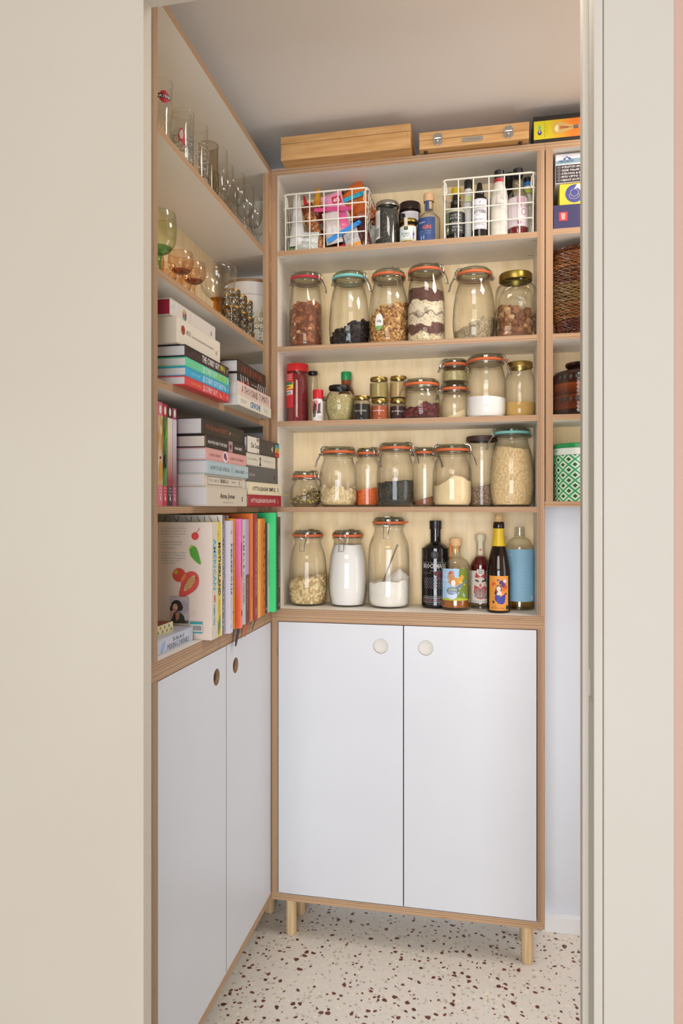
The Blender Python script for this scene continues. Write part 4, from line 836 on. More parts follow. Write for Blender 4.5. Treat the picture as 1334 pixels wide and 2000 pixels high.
t, p, z = screw_jar('tall glass canister of dark flakes with silver lid and white side label', -.2670, 1.950, B_, .0320, .0320, .1265, STEEL, 'straight', .012)
contents('dark_flakes', 'black flakes in the silver-lidded canister', t, p, .102, TEA, 'flakes', ('flake', .010, ['#2c2a28', '#4a4744', '#6d6a66', '#1b1918']), 700, 0, .004, seed=40, fr=.95)
decal(t, cyl(.0322), [('r', -.044, -.017, .022, .100, '#d8d5d0')]+[('r', -.038+i*.0024, -.0368+i*.0024, .028, .052, '#4a4644') for i in range(8)]+[('t', 'DRIED TEA', -.040, -.020, .085-.006*k, .088-.006*k, '#8b8884') for k in range(5)], 'label', .0007)
t, p, z = screw_jar('dark jar with big brown lid and white label, behind the honey jar', -.2120, 2.022, B_, .0305, .0308, .150, C('#2a1712', .3), 'straight', .022, gl=C('#241512', .2))
decal(t, cyl(.0307), [('r', -.030, .030, .030, .120, '#d4cfd2')]+[('t', 'PRODUCT OF ITALY EXTRA', -.022, .024, .110-.006*k, .1125-.006*k, '#6a6668') for k in range(8)]+[('t', 'Y', .016, .022, .085, .092, '#3a3438')], 'label', .0007)
t, p, z = screw_jar('small jar with black lid tucked behind the honey jar', -.2335, 1.996, B_, .0125, .0125, .112, BLACKW, 'straight', .022, gl=C('#2c211c', .3))
t, p, z = screw_jar('squat honey jar with gold lid and pale flowered label', -.2078, 1.945, B_, .0250, .0248, .0725, GOLDD, 'straight', .0095)
contents('honey', 'golden honey in the squat labelled jar', t, p, .054, C('#b5791c', .15), 'honey', None, 0, 0, 0, fr=.94)
it = [('r', -.0265, .0265, .0100, .0500, '#cdd6d2'), ('r', -.0265, .0265, .0100, .0150, '#b9c0a0'), ('r', -.0090, .0005, .046, .0735, '#c9c3b0'), ('r', -.0095, .0012, .039, .0485, '#3a3020'), ('o', -.004, .0445, .0025, .0025, '#8d7a50'), ('t', 'Botanic', -.016, .006, .0265, .0335, '#3a3a38'), ('t', 'Spread', -.013, .004, .0195, .0255, '#3a3a38'), ('p', [(.014, .014), (.018, .014), (.019, .026), (.0165, .046), (.014, .028)], '#8b6a9a'), ('p', [(.0165, .028), (.0175, .046), (.0155, .046)], '#c9b93c'), ('p', [(.004, .012), (.010, .026), (.008, .012)], '#b9a9b4'), ('o', .017, .028, .0028, .004, '#5b3c78')]
decal(t, cyl(.0250), it, 'label', .0006)
pr = smooth_prof([(.028, .002), (.0308, .006), (.0312, .016), (.0312, .068), (.0290, .080), (.0180, .092), (.0125, .099), (.0118, .125)], 4)
t = bottle('gin_bottle', 'small clear gin bottle with navy label and wooden stopper', -.1530, 1.960, B_, [(0, .006), (.024, .005), (.027, 0)]+pr, GL)
MB().lathe([(.0145, .1255), (.0148, .1275), (.0148, .1465), (.014, .1478), (0, .1478)], 26).build('stopper', noisy('pale_wood', '#dcb48c', '#cfa478', 30, .6), t)
MB().lathe([(.0102, .104), (.0108, .125), (0, .1252)], 20).build('cork', noisy('cork_c', '#e0bf8a', '#cfa66c', 90, .8), t)
decal(t, cyl(.0148), [('r', -.010, .002, .100, .1265, '#2e4a80')], 'seal_strip', -.0022)
decal(t, cyl(.0312), [('r', -.0400, .0200, .0060, .0735, '#2c4678'), ('t', 'ADNAMS', -.028, -.008, .058, .0625, '#d8dbe4'), ('T', 'GIN', -.016, .008, .041, .052, '#d9653a'), ('t', 'rhubarb and ginger', -.026, .010, .034, .037, '#9fb0cc'), ('t', 'DISTILLED', -.026, .008, .028, .031, '#7a90b8'), ('t', 'll', -.020, -.010, .014, .024, '#9fb0cc')], 'label', .0006)

def sauce(label, x, y, prof, mat, cap, lab=None, capm=None, name='bottle', extra=None):
    t = thing('sauce_bottle', label, 'bottle', (x, y, B_+.0045), 0, 'bottles in the right wire basket')
    MB().lathe(prof, 30).build('bottle_body', mat, t); MB().lathe(cap, 24).build('cap', capm or C('#191716', .4), t)
    if lab: decal(t, lab[0], lab[1], 'label', .0006)
    return t
CAP = lambda r, z0, z1: [(r*.9, z0), (r, z0+.0005), (r, z1-.001), (r*.93, z1), (0, z1)]
AMB = C('#15100d', .12)
DRP = lambda z0, r: [(r, z0), (r, z0+.011), (r*.72, z0+.013), (r*.62, z0+.016), (r*.55, z0+.030), (r*.42, z0+.0335), (0, z0+.034)]
sauce('dark dropper bottle with black and cream label at the left of the basket', -.0790, 1.936, [(0, 0), (.0235, .001), (.0250, .005), (.0250, .072), (.021, .084), (.0115, .088), (.0110, .094)], AMB, DRP(.093, .0135),
      (cyl(.0250), [('r', -.034, .034, .012, .076, '#23231f'), ('r', -.034, .034, .070, .078, '#b9b39c'), ('r', -.034, -.018, .012, .070, '#6f7d58'), ('t', 'COCKTAIL', -.014, .016, .058, .063, '#b9b8b0'), ('t', 'BITTERS', -.014, .016, .050, .055, '#b9b8b0'), ('t', 'ORANGE', -.014, .016, .038, .043, '#b9b8b0'), ('t', 'AROMATIC', -.008, .020, .026, .031, '#b9b8b0'), ('t', 'EST 1824', -.008, .020, .018, .0225, '#b9b8b0'), ('o', -.022, .024, .004, .005, '#cfcab8')]))
sauce('bottle with yellow ribbed cap behind the dropper bottle', -.0800, 2.005, [(0, 0), (.018, .001), (.019, .006), (.019, .10), (.012, .13), (.011, .145)], GL, CAP(.0130, .144, .1720), None, C('#d9b41c', .4))
sauce('slim white paper-wrapped bottle with a black cap', -.0460, 1.968, [(0, 0), (.0165, .001), (.0175, .005), (.0175, .085), (.0140, .108), (.0105, .128), (.0102, .150)], C('#cfcbc4', .6), CAP(.0108, .149, .1740), (cyl(.0175), [('t', 'a', -.004, .004, .09, .095, '#9a968c'), ('r', -.009, .009, .110, .125, '#c4c68c')]+[('t', 'spicy sauce words', -.010, .014, .030-.005*k, .0325-.005*k, '#6d6a66') for k in range(4)]))
sauce('black dropper bottle with a white BITTERS label', -.0155, 1.937, [(0, 0), (.0205, .001), (.0218, .005), (.0218, .098), (.0190, .108), (.0125, .112), (.0120, .118)], AMB, DRP(.117, .0125),
      (cyl(.0218), [('r', -.0225, .0225, .020, .101, '#d6d3d6'), ('r', -.021, .021, .0225, .0230, '#2c2a2c'), ('r', -.021, .021, .0985, .0990, '#2c2a2c'), ('T', 'BITTERS', -.017, .018, .062, .0705, '#2c2a2c'), ('t', 'Aromatic', -.016, .018, .080, .086, '#3a383a'), ('p', [(-.001, .089), (.001, .089), (.004, .0955), (.001, .093)], '#2c2a2c'), ('t', 'NO. 1', -.008, .010, .056, .059, '#6a686a'), ('t', 'SPICED', -.014, .010, .044, .048, '#5a585a'), ('t', 'sugar herbs roots', -.015, .014, .030, .033, '#7a787a')]))
sauce('stout cream paper-wrapped bottle with red seal and black cap', .0365, 1.940, [(0, 0), (.0225, .001), (.0232, .005), (.0230, .105), (.0200, .124), (.0145, .140), (.0132, .158)], C('#d5cfc2', .7), CAP(.0135, .156, .1790),
      (cyl(.0232), [('d', 'LIVE', -.010, -.005, .086, .112, '#a59e90'), ('p', [(.004, .100), (.013, .108), (.013, .093)], '#8b8478'), ('p', [(.0055, .1003), (.0120, .1055), (.0120, .0955)], '#d5cfc2'), ('t', 'AZIENDA', -.014, .012, .079, .0855, '#7d766a'), ('r', -.020, .024, .0145, .015, '#b9b2a4')]))
t = [o for o in COL.objects if o.get('label', '').startswith('stout cream')][0]
MB().lathe([(.0135, .146), (.0142, .1465), (.0142, .1555), (.0134, .156)], 24).build('red_seal', C('#b92a30', .5), t)
t = sauce('clear bottle of red syrup with a purple and white label', .0855, 1.944, [(0, .004), (.022, .003), (.024, 0), (.0262, .004), (.0266, .010), (.0266, .098), (.0240, .110), (.0140, .128), (.0118, .136), (.0118, .160)], GL, CAP(.0125, .159, .1815),
      (cyl(.0267), [('r', -.036, .036, .0195, .0990, '#cfc4c8'), ('r', -.0355, -.0345, .0195, .099, '#7a4058'), ('r', -.004, .018, .080, .097, '#a8808e'), ('r', -.034, .036, .0205, .0212, '#7a4058'), ('r', -.034, .036, .0975, .0982, '#7a4058'), ('d', 'peach bitters for cocktails', -.022, -.019, .026, .088, '#8f6f7c'), ('o', .014, .058, .007, .009, '#9a7080'), ('o', .014, .058, .0048, .0065, '#cfc4c8'), ('r', -.0035, -.0028, .022, .096, '#7a4058'), ('o', .002, .030, .004, .005, '#7a4058'), ('t', 'PEYCHAUD', .004, .030, .072, .077, '#7a4058')]))
MB().lathe([(0, .006), (.0225, .005), (.0250, .010), (.0252, .016), (.0252, .030), (0, .030)], 26).build('red_syrup', C('#6e1420', .15), t)
t = sauce('slim bottle with black cap and bright blue neck band', .1130, 1.985, [(0, 0), (.0150, .001), (.0160, .005), (.0160, .100), (.0125, .125), (.0108, .140), (.0108, .154)], C('#cdc6b4', .6), CAP(.0115, .160, .1740), (cyl(.0160), [('r', -.012, .012, .128, .138, '#b5bc4c'), ('t', 'OUTFIT', -.010, .012, .090, .096, '#8a8250'), ('t', 'Cherry', -.010, .012, .075, .081, '#8a8478'), ('t', 'BIT TERI', -.010, .012, .050, .056, '#8a8478')]))
MB().lathe([(.0112, .1505), (.0118, .151), (.0118, .1605), (.0112, .161)], 24).build('neck_band', C('#2277c4', .4), t)
sauce('tall black bottle standing at the back of the right basket', .0640, 2.015, [(0, 0), (.0165, .001), (.0175, .005), (.0175, .13), (.0120, .150), (.0105, .16), (.0105, .185)], AMB, CAP(.0115, .184, .2040))

# ================================================================= right unit
t = thing('cardboard_box', 'black and white box with rows of capital lettering, topmost in the right shelves', 'box', (.1800, 1.922, 2.0485))
MB().box(0, .26, 0, .13, 0, .0765).build('carton', C('#cfcdd0', .5), t, False, .0006)
it = [('r', .0005, .26, .0015, .0470, '#241a1c'), ('p', [(.0005, .050), (.26, .056), (.26, .066), (.03, .0625), (.0005, .0590)], '#7c98a4'), ('p', [(.018, .0600), (.022, .0665), (.0245, .0655), (.0275, .0705), (.033, .0660), (.037, .0655), (.040, .0605)], '#2f4a80'), ('p', [(.024, .0605), (.0275, .0670), (.0305, .0640), (.033, .0605)], '#c9d0e0'), ('T', 'TIMACARE PET', .0075, .046, .0540, .0590, '#2d3f6e')]
for k in range(9): a = R(20+k*16); it.append(('o', .029+.0130*math.cos(a), .0635+.010*math.sin(a), .0006, .0006, '#6d8ca0'))
for k, s_ in enumerate(('SCRATCH AND TEAR PROOF', 'SIZE 90x45 cm. 2 MATS', 'STRONG & EASY TO USE', 'FITS UPTO X-LARGE LITTER', 'HEAVY DUTY & LEAK PROOF')):
    v = .0385-k*.0086; it += [('T', s_, .0150, .0150+.00455*len(s_), v, v+.0055, '#d8d2d2'), ('o', .0085, v+.0028, .0042, .0036, '#a9a2a4'), ('o', .0085, v+.0028, .0036, .0030, '#241a1c'), ('r', .0065, .0105, v+.0022, v+.0034, '#a9a2a4')]
decal(t, plane((0, 0, 0), (1, 0, 0), (0, 0, 1)), it, 'print')
t = thing('cardboard_box', 'yellow box with a round blue emblem, between the navy box and the lettered box', 'box', (.1905, 1.925, 1.9910))
MB().box(0, .24, 0, .125, 0, .0570).build('carton', C('#cdb828', .5), t, False, .0006)
it = [('o', .0375, .030, .0235, .0235, '#353c86'), ('p', [(.036, .042), (.046, .044), (.052, .036), (.061, .036), (.061, .0535), (.044, .0535)], '#e3dfe0')]
for ru, rv, cx, cv in ((.0130, .0090, .0365, .0245), (.0105, .0100, .0370, .0320)):
    it += [('o', cx, cv, ru, rv, '#c9b52c'), ('o', cx, cv, ru-.0009, rv-.0009, '#353c86')]
decal(t, plane((0, 0, 0), (1, 0, 0), (0, 0, 1)), it, 'print')
t = thing('cardboard_box', 'dark navy box with a small red square logo, on the shelf under the yellow box', 'box', (.1745, 1.916, 1.9232))
MB().box(0, .25, 0, .135, 0, .0665).build('carton', C('#262250', .45), t, False, .0006)
decal(t, plane((0, 0, 0), (1, 0, 0), (0, 0, 1)), [('r', .0130, .0345, .0250, .0475, '#c8262c'), ('r', .0130, .0142, .0250, .0475, '#8d1a20'), ('D', 'LEGO', .0186, .0296, .0275, .0450, '#3a1412'), ('D', 'LEGO', .0190, .0290, .0280, .0445, '#ece6e0')], 'print')
# wicker basket
t = thing('wicker_basket', 'tall brown wicker basket on the right shelves', 'basket', (.2535, 1.985, 1.652))
def wr_(z): return .050+.0195*math.sin(min(1, z/.145)*math.pi/2) if z < .15 else .0695-.008*((z-.15)/.08)**2
WK = [noisy('wicker_'+n, a, b, 14, .3, .3, (1, 1, 3)) for n, a, b in (('dark', '#451e10', '#622f18'), ('mid', '#6d3d18', '#8a5626'), ('olive', '#66502a', '#7c6234'))]
for band in range(5):
    m = MB(); k = 0
    for j in range(11):
        z = .004+band*.0450+j*.0041
        if z > .228: break
        ph = (j % 2)*math.pi; pts = []
        for i in range(120):
            a = 2*math.pi*i/120; q = wr_(z)+.0022*math.sin(a*26+ph)+.0008*math.sin(a*7+j); pts.append((q*1.15*math.cos(a), q*.92*math.sin(a), z+.0010*math.sin(a*5+j*2.1)))
        m.tube(pts, .0021+.0006*math.sin(j*1.7), 5, True, 0 if j % 3 else (band % 2)*2)
    o = m.build('woven_willow', [WK[(0, 1, 2, 0, 1)[band]], WK[1], WK[2]], t); o['kind'] = 'stuff'
for i in range(26):
    a = 2*math.pi*(i+.5)/26; MB().tube([(wr_(z)*1.15*math.cos(a), wr_(z)*.92*math.sin(a), z) for z in [.002+.0228*k for k in range(11)]], .0019, 5).build('stake', WK[0], t)
m = MB()
for s_ in (0, 1, 2):
    m.tube([((wr_(.225)+.003*math.cos(a*20+s_*2.1))*1.15*math.cos(a), (wr_(.225)+.003*math.cos(a*20+s_*2.1))*.92*math.sin(a), .232+.004*math.sin(a*20+s_*2.1)) for a in [2*math.pi*i/160 for i in range(160)]], .0028, 5, True)
m.build('braided_rim', WK[0], t)
MB().tube([(-.0735, .004, .160), (-.0785, .002, .178), (-.0770, 0, .205), (-.070, -.002, .226)], .0042, 8).build('handle', BLACKW, t)
# glazed pot
t = thing('stoneware_pot', 'glossy dark brown stoneware jar on the right shelves under the wicker basket', 'pot', (.2480, 1.985, 1.443))
def glaze():
    m, N, L, b = newmat('brown_glaze'); tc = N.new('ShaderNodeTexCoord'); s_ = N.new('ShaderNodeSeparateXYZ'); L.new(tc.outputs['Object'], s_.inputs[0])
    q = N.new('ShaderNodeMath'); q.operation = 'MULTIPLY'; L.new(s_.outputs[2], q.inputs[0]); q.inputs[1].default_value = 7.5
    r = ramp(N, [(0, '#2a1510'), (.12, '#2a1510'), (.14, '#5a2812'), (.35, '#4a2010'), (.38, '#6a3010'), (.42, '#3a1c12'), (.58, '#6b2f12'), (.62, '#7a3814'), (.66, '#34190f'), (.9, '#2a1410')]); L.new(q.outputs[0], r.inputs[0])
    L.new(r.outputs[0], b.inputs['Base Color']); b.inputs['Roughness'].default_value = .08; return m
pr = [(0, 0), (.060, 0), (.066, .004)]+[(.0715+.0004*math.sin(k*2.2), .008+k*.0035) for k in range(30)]+[(.066, .118), (.050, .1235), (.032, .1255), (.030, .129), (.034, .134), (.0375, .138), (.037, .1445), (.032, .1465), (.020, .1475), (0, .148)]
MB().lathe(pr, 48).build('pot_body', glaze(), t)
it = []
for i in range(-4, 5):
    u = i*.0155; it += [('p', [(u, .093), (u+.0045, .100), (u+.0035, .106), (u, .103), (u-.0035, .106), (u-.0045, .100)], '#3d4038'), ('p', [(u, .034), (u+.005, .044), (u, .050), (u-.005, .044)], '#3a3430')]
decal(t, cyl(.0722), it, 'painted_leaf', .0006)
# patterned tin
t = thing('storage_tin', 'round green and white diamond-patterned tin on the lowest right shelf', 'tin', (.2455, 1.984, 1.2185))
def diamonds():
    m, N, L, b = newmat('diamond_print'); tc = N.new('ShaderNodeTexCoord'); s_ = N.new('ShaderNodeSeparateXYZ'); L.new(tc.outputs['Object'], s_.inputs[0])
    def M(op, a, b_=None, c=None):
        n = N.new('ShaderNodeMath'); n.operation = op
        for i, x in enumerate((a, b_, c)):
            if x is None: continue
            if isinstance(x, (int, float)): n.inputs[i].default_value = x
            else: L.new(x, n.inputs[i])
        return n.outputs[0]
    an = M('ARCTAN2', s_.outputs[0], M('MULTIPLY', s_.outputs[1], -1)); u = M('MULTIPLY', an, 12/(2*math.pi)); v = M('MULTIPLY', s_.outputs[2], 1/.0275)
    p_ = M('ADD', u, v); q_ = M('SUBTRACT', u, v)
    fa = M('ABSOLUTE', M('SUBTRACT', M('FRACT', M('ADD', p_, 100.5)), .5)); fb = M('ABSOLUTE', M('SUBTRACT', M('FRACT', M('ADD', q_, 100.5)), .5))
    mx_ = M('MAXIMUM', fa, fb); line = M('GREATER_THAN', mx_, .40); core = M('LESS_THAN', mx_, .20)
    x1 = N.new('ShaderNodeMix'); x1.data_type = 'RGBA'; L.new(line, x1.inputs[0]); x1.inputs[6].default_value = hexc('#cfe0c4'); x1.inputs[7].default_value = hexc('#1f9a62')
    x2 = N.new('ShaderNodeMix'); x2.data_type = 'RGBA'; L.new(core, x2.inputs[0]); L.new(x1.outputs[2], x2.inputs[6]); x2.inputs[7].default_value = hexc('#12483a')
    L.new(x2.outputs[2], b.inputs['Base Color']); b.inputs['Roughness'].default_value = .3; return m
MB().lathe([(0, 0), (.0615, 0), (.063, .002), (.0655, .128), (0, .128)], 48).build('tin_body', diamonds(), t)
MB().lathe([(.0655, .122), (.0680, .123), (.0682, .140), (.0655, .1405)], 48).build('white_collar', C('#d5dcd4', .35), t)
MB().lathe([(.066, .1405), (.0688, .1405), (.0695, .144), (.0690, .150), (.066, .152), (.060, .1535), (0, .1545)], 48).build('lid', C('#1f8a4c', .3), t)
MB().tube([(-.060+.006*math.cos(a), -.034, .128+.0065*math.sin(a)) for a in [2*math.pi*i/16 for i in range(16)]], .0014, 6, True).build('wire_loop', C('#2a7a50', .4), t)
MB().tube([(-.0640, -.020, .120), (-.0695, -.014, .100), (-.0705, -.012, .075), (-.0690, -.012, .050)], .0045, 8).build('handle', C('#1f8a4c', .35), t)
# ================================================================= books on the left unit
Q90 = R(90)
def book(label, X, y0, y1, z0, z1, col, items=None, standing=False, W_=.168, pages=None, cov=None, near=None, name='cookbook', c=.0022, soft=False, cat='book', spine=None, group=None, turn=0):
    """spine faces +x of the room at X; built along the shelf from y0 to y1"""
    t = thing(name, label, cat, (X, y0, z0), Q90-R(turn), group); L_ = y1-y0; T = z1-z0; m = cov or C(col, .42); ms = spine or m
    ins = .0012 if soft else .003; g = MB(); pg = MB()
    if not standing:
        g.box(0, L_, 0, W_, 0, c); g.box(0, L_, 0, W_, T-c, T); g.box(0, L_, 0, c, c, T-c, 1); pg.box(ins, L_-ins, c+.0003, W_-ins, c, T-c)
    else:
        g.box(0, c, 0, W_, 0, T); g.box(L_-c, L_, 0, W_, 0, T); g.box(c, L_-c, 0, c, 0, T, 1); pg.box(c, L_-c, c+.0003, W_-ins, ins*.6, T-ins)
    g.build('cover', [m, ms], t, False, .0006); pg.build('page_block', pages or (PAPERV if standing else PAPER), t, False)
    if items: decal(t, plane((0, 0, 0), (1, 0, 0), (0, 0, 1)), items, 'spine_print')
    if near: decal(t, plane((0, W_, 0), (0, -1, 0), (0, 0, 1)), near, 'cover_print')
    return t
# shelf 3, left pile, top to bottom
book('pale grey slipcased book with a crimson end, topmost of the left pile', -.600, 1.279, 1.513, 1.5765, 1.6100, '#cfc6bc', [('o', .066, .0165, .0095, .0115, '#d3cbc2')]+[('p', [(.066, .0165), (.066+.0095*math.cos(a), .0165+.0115*math.sin(a)), (.066+.0095*math.cos(a+.7), .0165+.0115*math.sin(a+.7))], ('#5b2f7a', '#3f9a9a', '#d9b83a', '#d9702a', '#b92a50', '#6fa84a', '#3a6fa8', '#8d3a8d')[k]) for k, a in enumerate([k*math.pi/4 for k in range(8)])]+[('r', .0945, .0950, .001, .032, '#aaa299'), ('p', [(.205, .010), (.212, .010), (.208, .020)], '#8f8a86')], pages=C('#a3143c', .5), near=[('p', [(.150, .014), (.165, .022), (.165, .006)], '#e6dfd8')], W_=.15)
book('thick cream paperback with a small red emblem, second in the left pile', -.590, 1.286, 1.516, 1.5240, 1.5762, '#d9cfbe', [('o', .030, .031, .0095, .0095, '#a3443a'), ('o', .030, .033, .0055, .0060, '#8b2a22'), ('o', .029, .027, .003, .002, '#5d6a3a'), ('t', 'ARTUSI', .045, .066, .0255, .035, '#5b5550'), ('t', 'Science in the kitchen and the art of eating well', .073, .190, .024, .0315, '#4b4540'), ('t', '|||', .203, .211, .018, .028, '#8d857c')], soft=True, c=.0012, pages=C('#ddd2be', .8), W_=.16)
CG = [('black cookbook with white title ending in yellow BBQ', 1.4998, 1.5232, 1.300, '#231b22', [('t', 'DAN TOOMBS', .024, .072, .009, .0145, '#6d5a4c'), ('T', 'THE CURRY GUY', .084, .182, .0055, .0195, '#d9d3d0'), ('T', 'BBQ', .187, .214, .0055, .0195, '#c9c03a'), ('o', .228, .012, .003, .005, '#8a8288'), ('r', 0, .240, .0022, .0034, '#6b2048')]),
      ('mint green cookbook with white title ending in lime VEGGIE', 1.4808, 1.4996, 1.3035, '#5cc49a', [('t', 'DAN TOOMBS', .020, .065, .0065, .0115, '#a5d86a'), ('D', 'THE', .084, .0935, .002, .0165, '#d3ece0'), ('T', 'CURRY GUY', .097, .163, .003, .0160, '#c3e6d2'), ('T', 'VEGGIE', .167, .213, .003, .0160, '#a9d35c'), ('o', .229, .009, .0035, .0045, '#8fd9bc')]),
      ('turquoise blue cookbook with white title ending in EASY', 1.4618, 1.4806, 1.3035, '#1f9fc6', [('t', 'DAN TOOMBS', .026, .070, .0065, .0115, '#9ad8e6'), ('D', 'THE', .084, .0935, .002, .0165, '#c9e4ee'), ('T', 'CURRY GUY EASY', .097, .203, .003, .0160, '#bcdff0'), ('p', [(.206, .014), (.210, .006), (.216, .003), (.214, .009), (.208, .0155)], '#d9e0b0'), ('o', .229, .009, .0035, .0045, '#5bc0dc')]),
      ('red cookbook with white title and yellow chilli mark, bottom of the left pile', 1.4432, 1.4616, 1.300, '#cf3a44', [('t', 'DAN TOOMBS', .029, .078, .0060, .0110, '#e6b04a'), ('D', 'THE', .089, .0985, .002, .0160, '#efc4c0'), ('T', 'CURRY GUY', .102, .170, .003, .0155, '#ecb9b6'), ('p', [(.180, .014), (.182, .006), (.190, .003), (.198, .006), (.190, .006), (.185, .010)], '#e8a93a'), ('o', .229, .009, .0035, .0045, '#e08088')])]
for lab, z0, z1, y0, col, it in CG: book(lab+('' if 'bottom' in lab else ' in the left pile'), -.578, y0, 1.541, z0, z1, col, it, pages=PAPER, cov=C(col, .3))
book('dark book with brown blotched spine, topmost of the pile right of the curry books', -.572, 1.583, 1.799, 1.5222, 1.5522, '#2a1d18', [('p', [(.02+i*.021, .004+.003*(i % 3)), (.035+i*.021, .006), (.038+i*.02, .016+.003*(i % 2)), (.026+i*.021, .024), (.018+i*.02, .015)], '#6e2e1a' if i % 2 else '#58281a') for i in range(8)])
book('black book with white zebra-striped spine', -.573, 1.586, 1.804, 1.5000, 1.5220, '#1d1718', [('p', [(.008+i*.016, .001), (.013+i*.016, .001), (.006+i*.016, .0205), (.002+i*.016, .0205)], '#cfc6c4') for i in range(1, 5)]+[('p', [(.145+i*.015, .001), (.150+i*.015, .001), (.156+i*.015, .0205), (.152+i*.015, .0205)], '#cfc6c4') for i in range(5)]+[('p', [(.030+i*.020, .002), (.040+i*.020, .002), (.036+i*.020, .013)], '#b92a34') for i in range(3)]+[('t', 'TASTY TIGERS', .095, .140, .007, .011, '#c9bdb9')])
book('pale pink book with dark outlined THOUSAND lettering', -.568, 1.5735, 1.830, 1.4690, 1.4998, '#d9c0b4', [('t', 'A THOUSAND TOMATO', .025, .240, .0065, .0245, '#5a4644')])
book('cream book with blue CEVICHE lettering, bottom of the right pile', -.567, 1.5735, 1.832, 1.4432, 1.4688, '#d9d4c2', [('t', 'MARTIN MORALES', .018, .062, .0135, .0165, '#8aa0b4'), ('t', 'PERUVIAN', .018, .050, .0085, .0115, '#8aa0b4'), ('T', 'CEVICHE', .085, .165, .0055, .0205, '#3a6a9c'), ('t', 'Peruvian', .195, .225, .014, .0175, '#7ab0b4'), ('t', 'Kitchen', .195, .225, .0085, .012, '#7ab0b4')])
# shelf 4: four upright spines, two piles
def spotty(name, a, b, c_):
    return noisy(name, a, b, 34, .4, 0, (1, 1, .5), 3, lo=.42, hi=.58)
VB = [('#cf6f84', '#c9b48a', spotty('print_a', '#cfc2ac', '#b98a3c', ''), 'magenta and cream', 'leftmost'), ('#bf2a38', '#2c3a22', spotty('print_b', '#1f2a1c', '#5d8a3a', ''), 'red and dark green', 'second'), ('#2a2228', '#d8cdb8', grad('print_c', '#8a2a3c', '#dccfb8', .2, 2), 'black, cream and crimson', 'third'), ('#a83a58', '#c2b0b4', grad('print_d', '#7d5a50', '#c8bfd0', .2, 2), 'plum and lilac', 'fourth')]
ys = [1.2765, 1.2985, 1.3188, 1.3432, 1.3625]
for i, (c1, c2, pm, nm, pos) in enumerate(VB):
    w = ys[i+1]-ys[i]-.0006
    it = [('r', .0003, w-.0003, .040, .178, pm), ('o', w*.5, .190, .0050, .0085, '#e6dcd4'), ('p', [(w*.35, .010), (w*.5, .022), (w*.6, .018), (w*.7, .008), (w*.5, .014)], '#e0d2cc')]+[('t', s_, w*.22, w*.78, .034-.0062*k, .0375-.0062*k, '#e6dcd8') for k, s_ in enumerate(('The', 'Food', 'Planner'))]
    if i == 1: it += [('o', w*.45+.002*math.cos(k), .078+.0042*(k % 6), .0028, .0028, '#23243c') for k in range(14)]+[('p', [(w*.3, .13), (w*.8, .14), (w*.6, .16)], '#6fae3a')]
    if i == 0: it += [('o', w*.5, .07, .006, .020, '#c9932f'), ('o', w*.55, .15, .005, .010, '#d9bd8a'), ('o', w*.5, .095, .004, .003, '#7d2a20')]
    book('slim upright %s spine, %s of the four upright books' % (nm, pos), -.625, ys[i], ys[i]+w, D_, D_+.2045-.001*i, c1, it, True, .13, soft=True, c=.001)
DL = [('thick black cookbook with brown FOOD FROM PLENTY lettering', -.579, 1.3855, 1.650, 1.3552, 1.3905, '#2b2523', [('T', 'FOOD from PLENTY', .022, .150, .013, .0235, '#8d5136'), ('t', 'DIANA HENRY', .175, .225, .0145, .0195, '#7d5a48'), ('p', [(.155, .012), (.165, .022), (.170, .018)], '#b98a5a')]),
      ('black cookbook with white lettering and a small pink picture', -.575, 1.394, 1.645, 1.3285, 1.3548, '#241f20', [('T', 'FROM THE OVEN TO THE TABLE', .014, .125, .0095, .0165, '#d3cdc9'), ('r', .136, .162, .001, .0255, '#a8868a'), ('o', .149, .013, .008, .006, '#6d3a44'), ('T', 'DIANA HENRY', .176, .226, .0095, .0160, '#d3cdc9'), ('r', 0, .0012, 0, .026, '#e0a02a')]),
      ('dusty pink cookbook with a round berry picture on its spine', -.573, 1.3945, 1.647, 1.3020, 1.3282, '#d09a96', [('t', 'DIANA HENRY', .018, .082, .0095, .0155, '#a06a68'), ('o', .110, .013, .016, .0125, '#d9cfd4'), ('o', .108, .015, .008, .007, '#6b2a4a'), ('o', .114, .010, .006, .005, '#8d3a58'), ('t', 'A BIRD IN THE HAND', .140, .230, .0095, .0155, '#a06a68')]),
      ('pale blue cookbook with HOW TO EAT A PEACH lettering', -.571, 1.395, 1.656, 1.2733, 1.3017, '#a9bcc0', [('t', 'HOW TO EAT A PEACH', .018, .130, .0090, .0185, '#5d6c70'), ('t', '}{', .142, .152, .007, .021, '#7a8a8e'), ('t', 'DIANA HENRY', .166, .232, .0095, .0170, '#6b7a7e'), ('o', .248, .013, .002, .0025, '#5d6c70')]),
      ('beige cookbook with a framed title box on its spine', -.577, 1.388, 1.652, 1.2472, 1.2730, '#cfc4b2', [('r', .024, .238, .0035, .0215, '#3b3530'), ('r', .0250, .237, .0045, .0205, '#cfc4b2'), ('t', 'THE COOKBOOK', .032, .088, .0095, .0160, '#3b3530'), ('T', 'BERBER & Q', .096, .146, .0075, .0180, '#3b3530'), ('t', 'JOSH KATZ', .164, .194, .0100, .0150, '#3b3530'), ('t', 'E', .216, .226, .008, .017, '#6d655c')]),
      ('thick beige cookbook with a large two-word title, bottom of its pile', -.572, 1.3948, 1.6475, D_+.0002, 1.2470, '#cabfae', [('T', 'Anna Jones', .075, .168, .0140, .0290, '#3a3431'), ('t', 'The Modern Cooks Year', .088, .158, .0072, .0105, '#8d8478'), ('r', .216, .222, .012, .0160, '#3a3431'), ('r', .216, .222, .0175, .0220, '#3a3431')])]
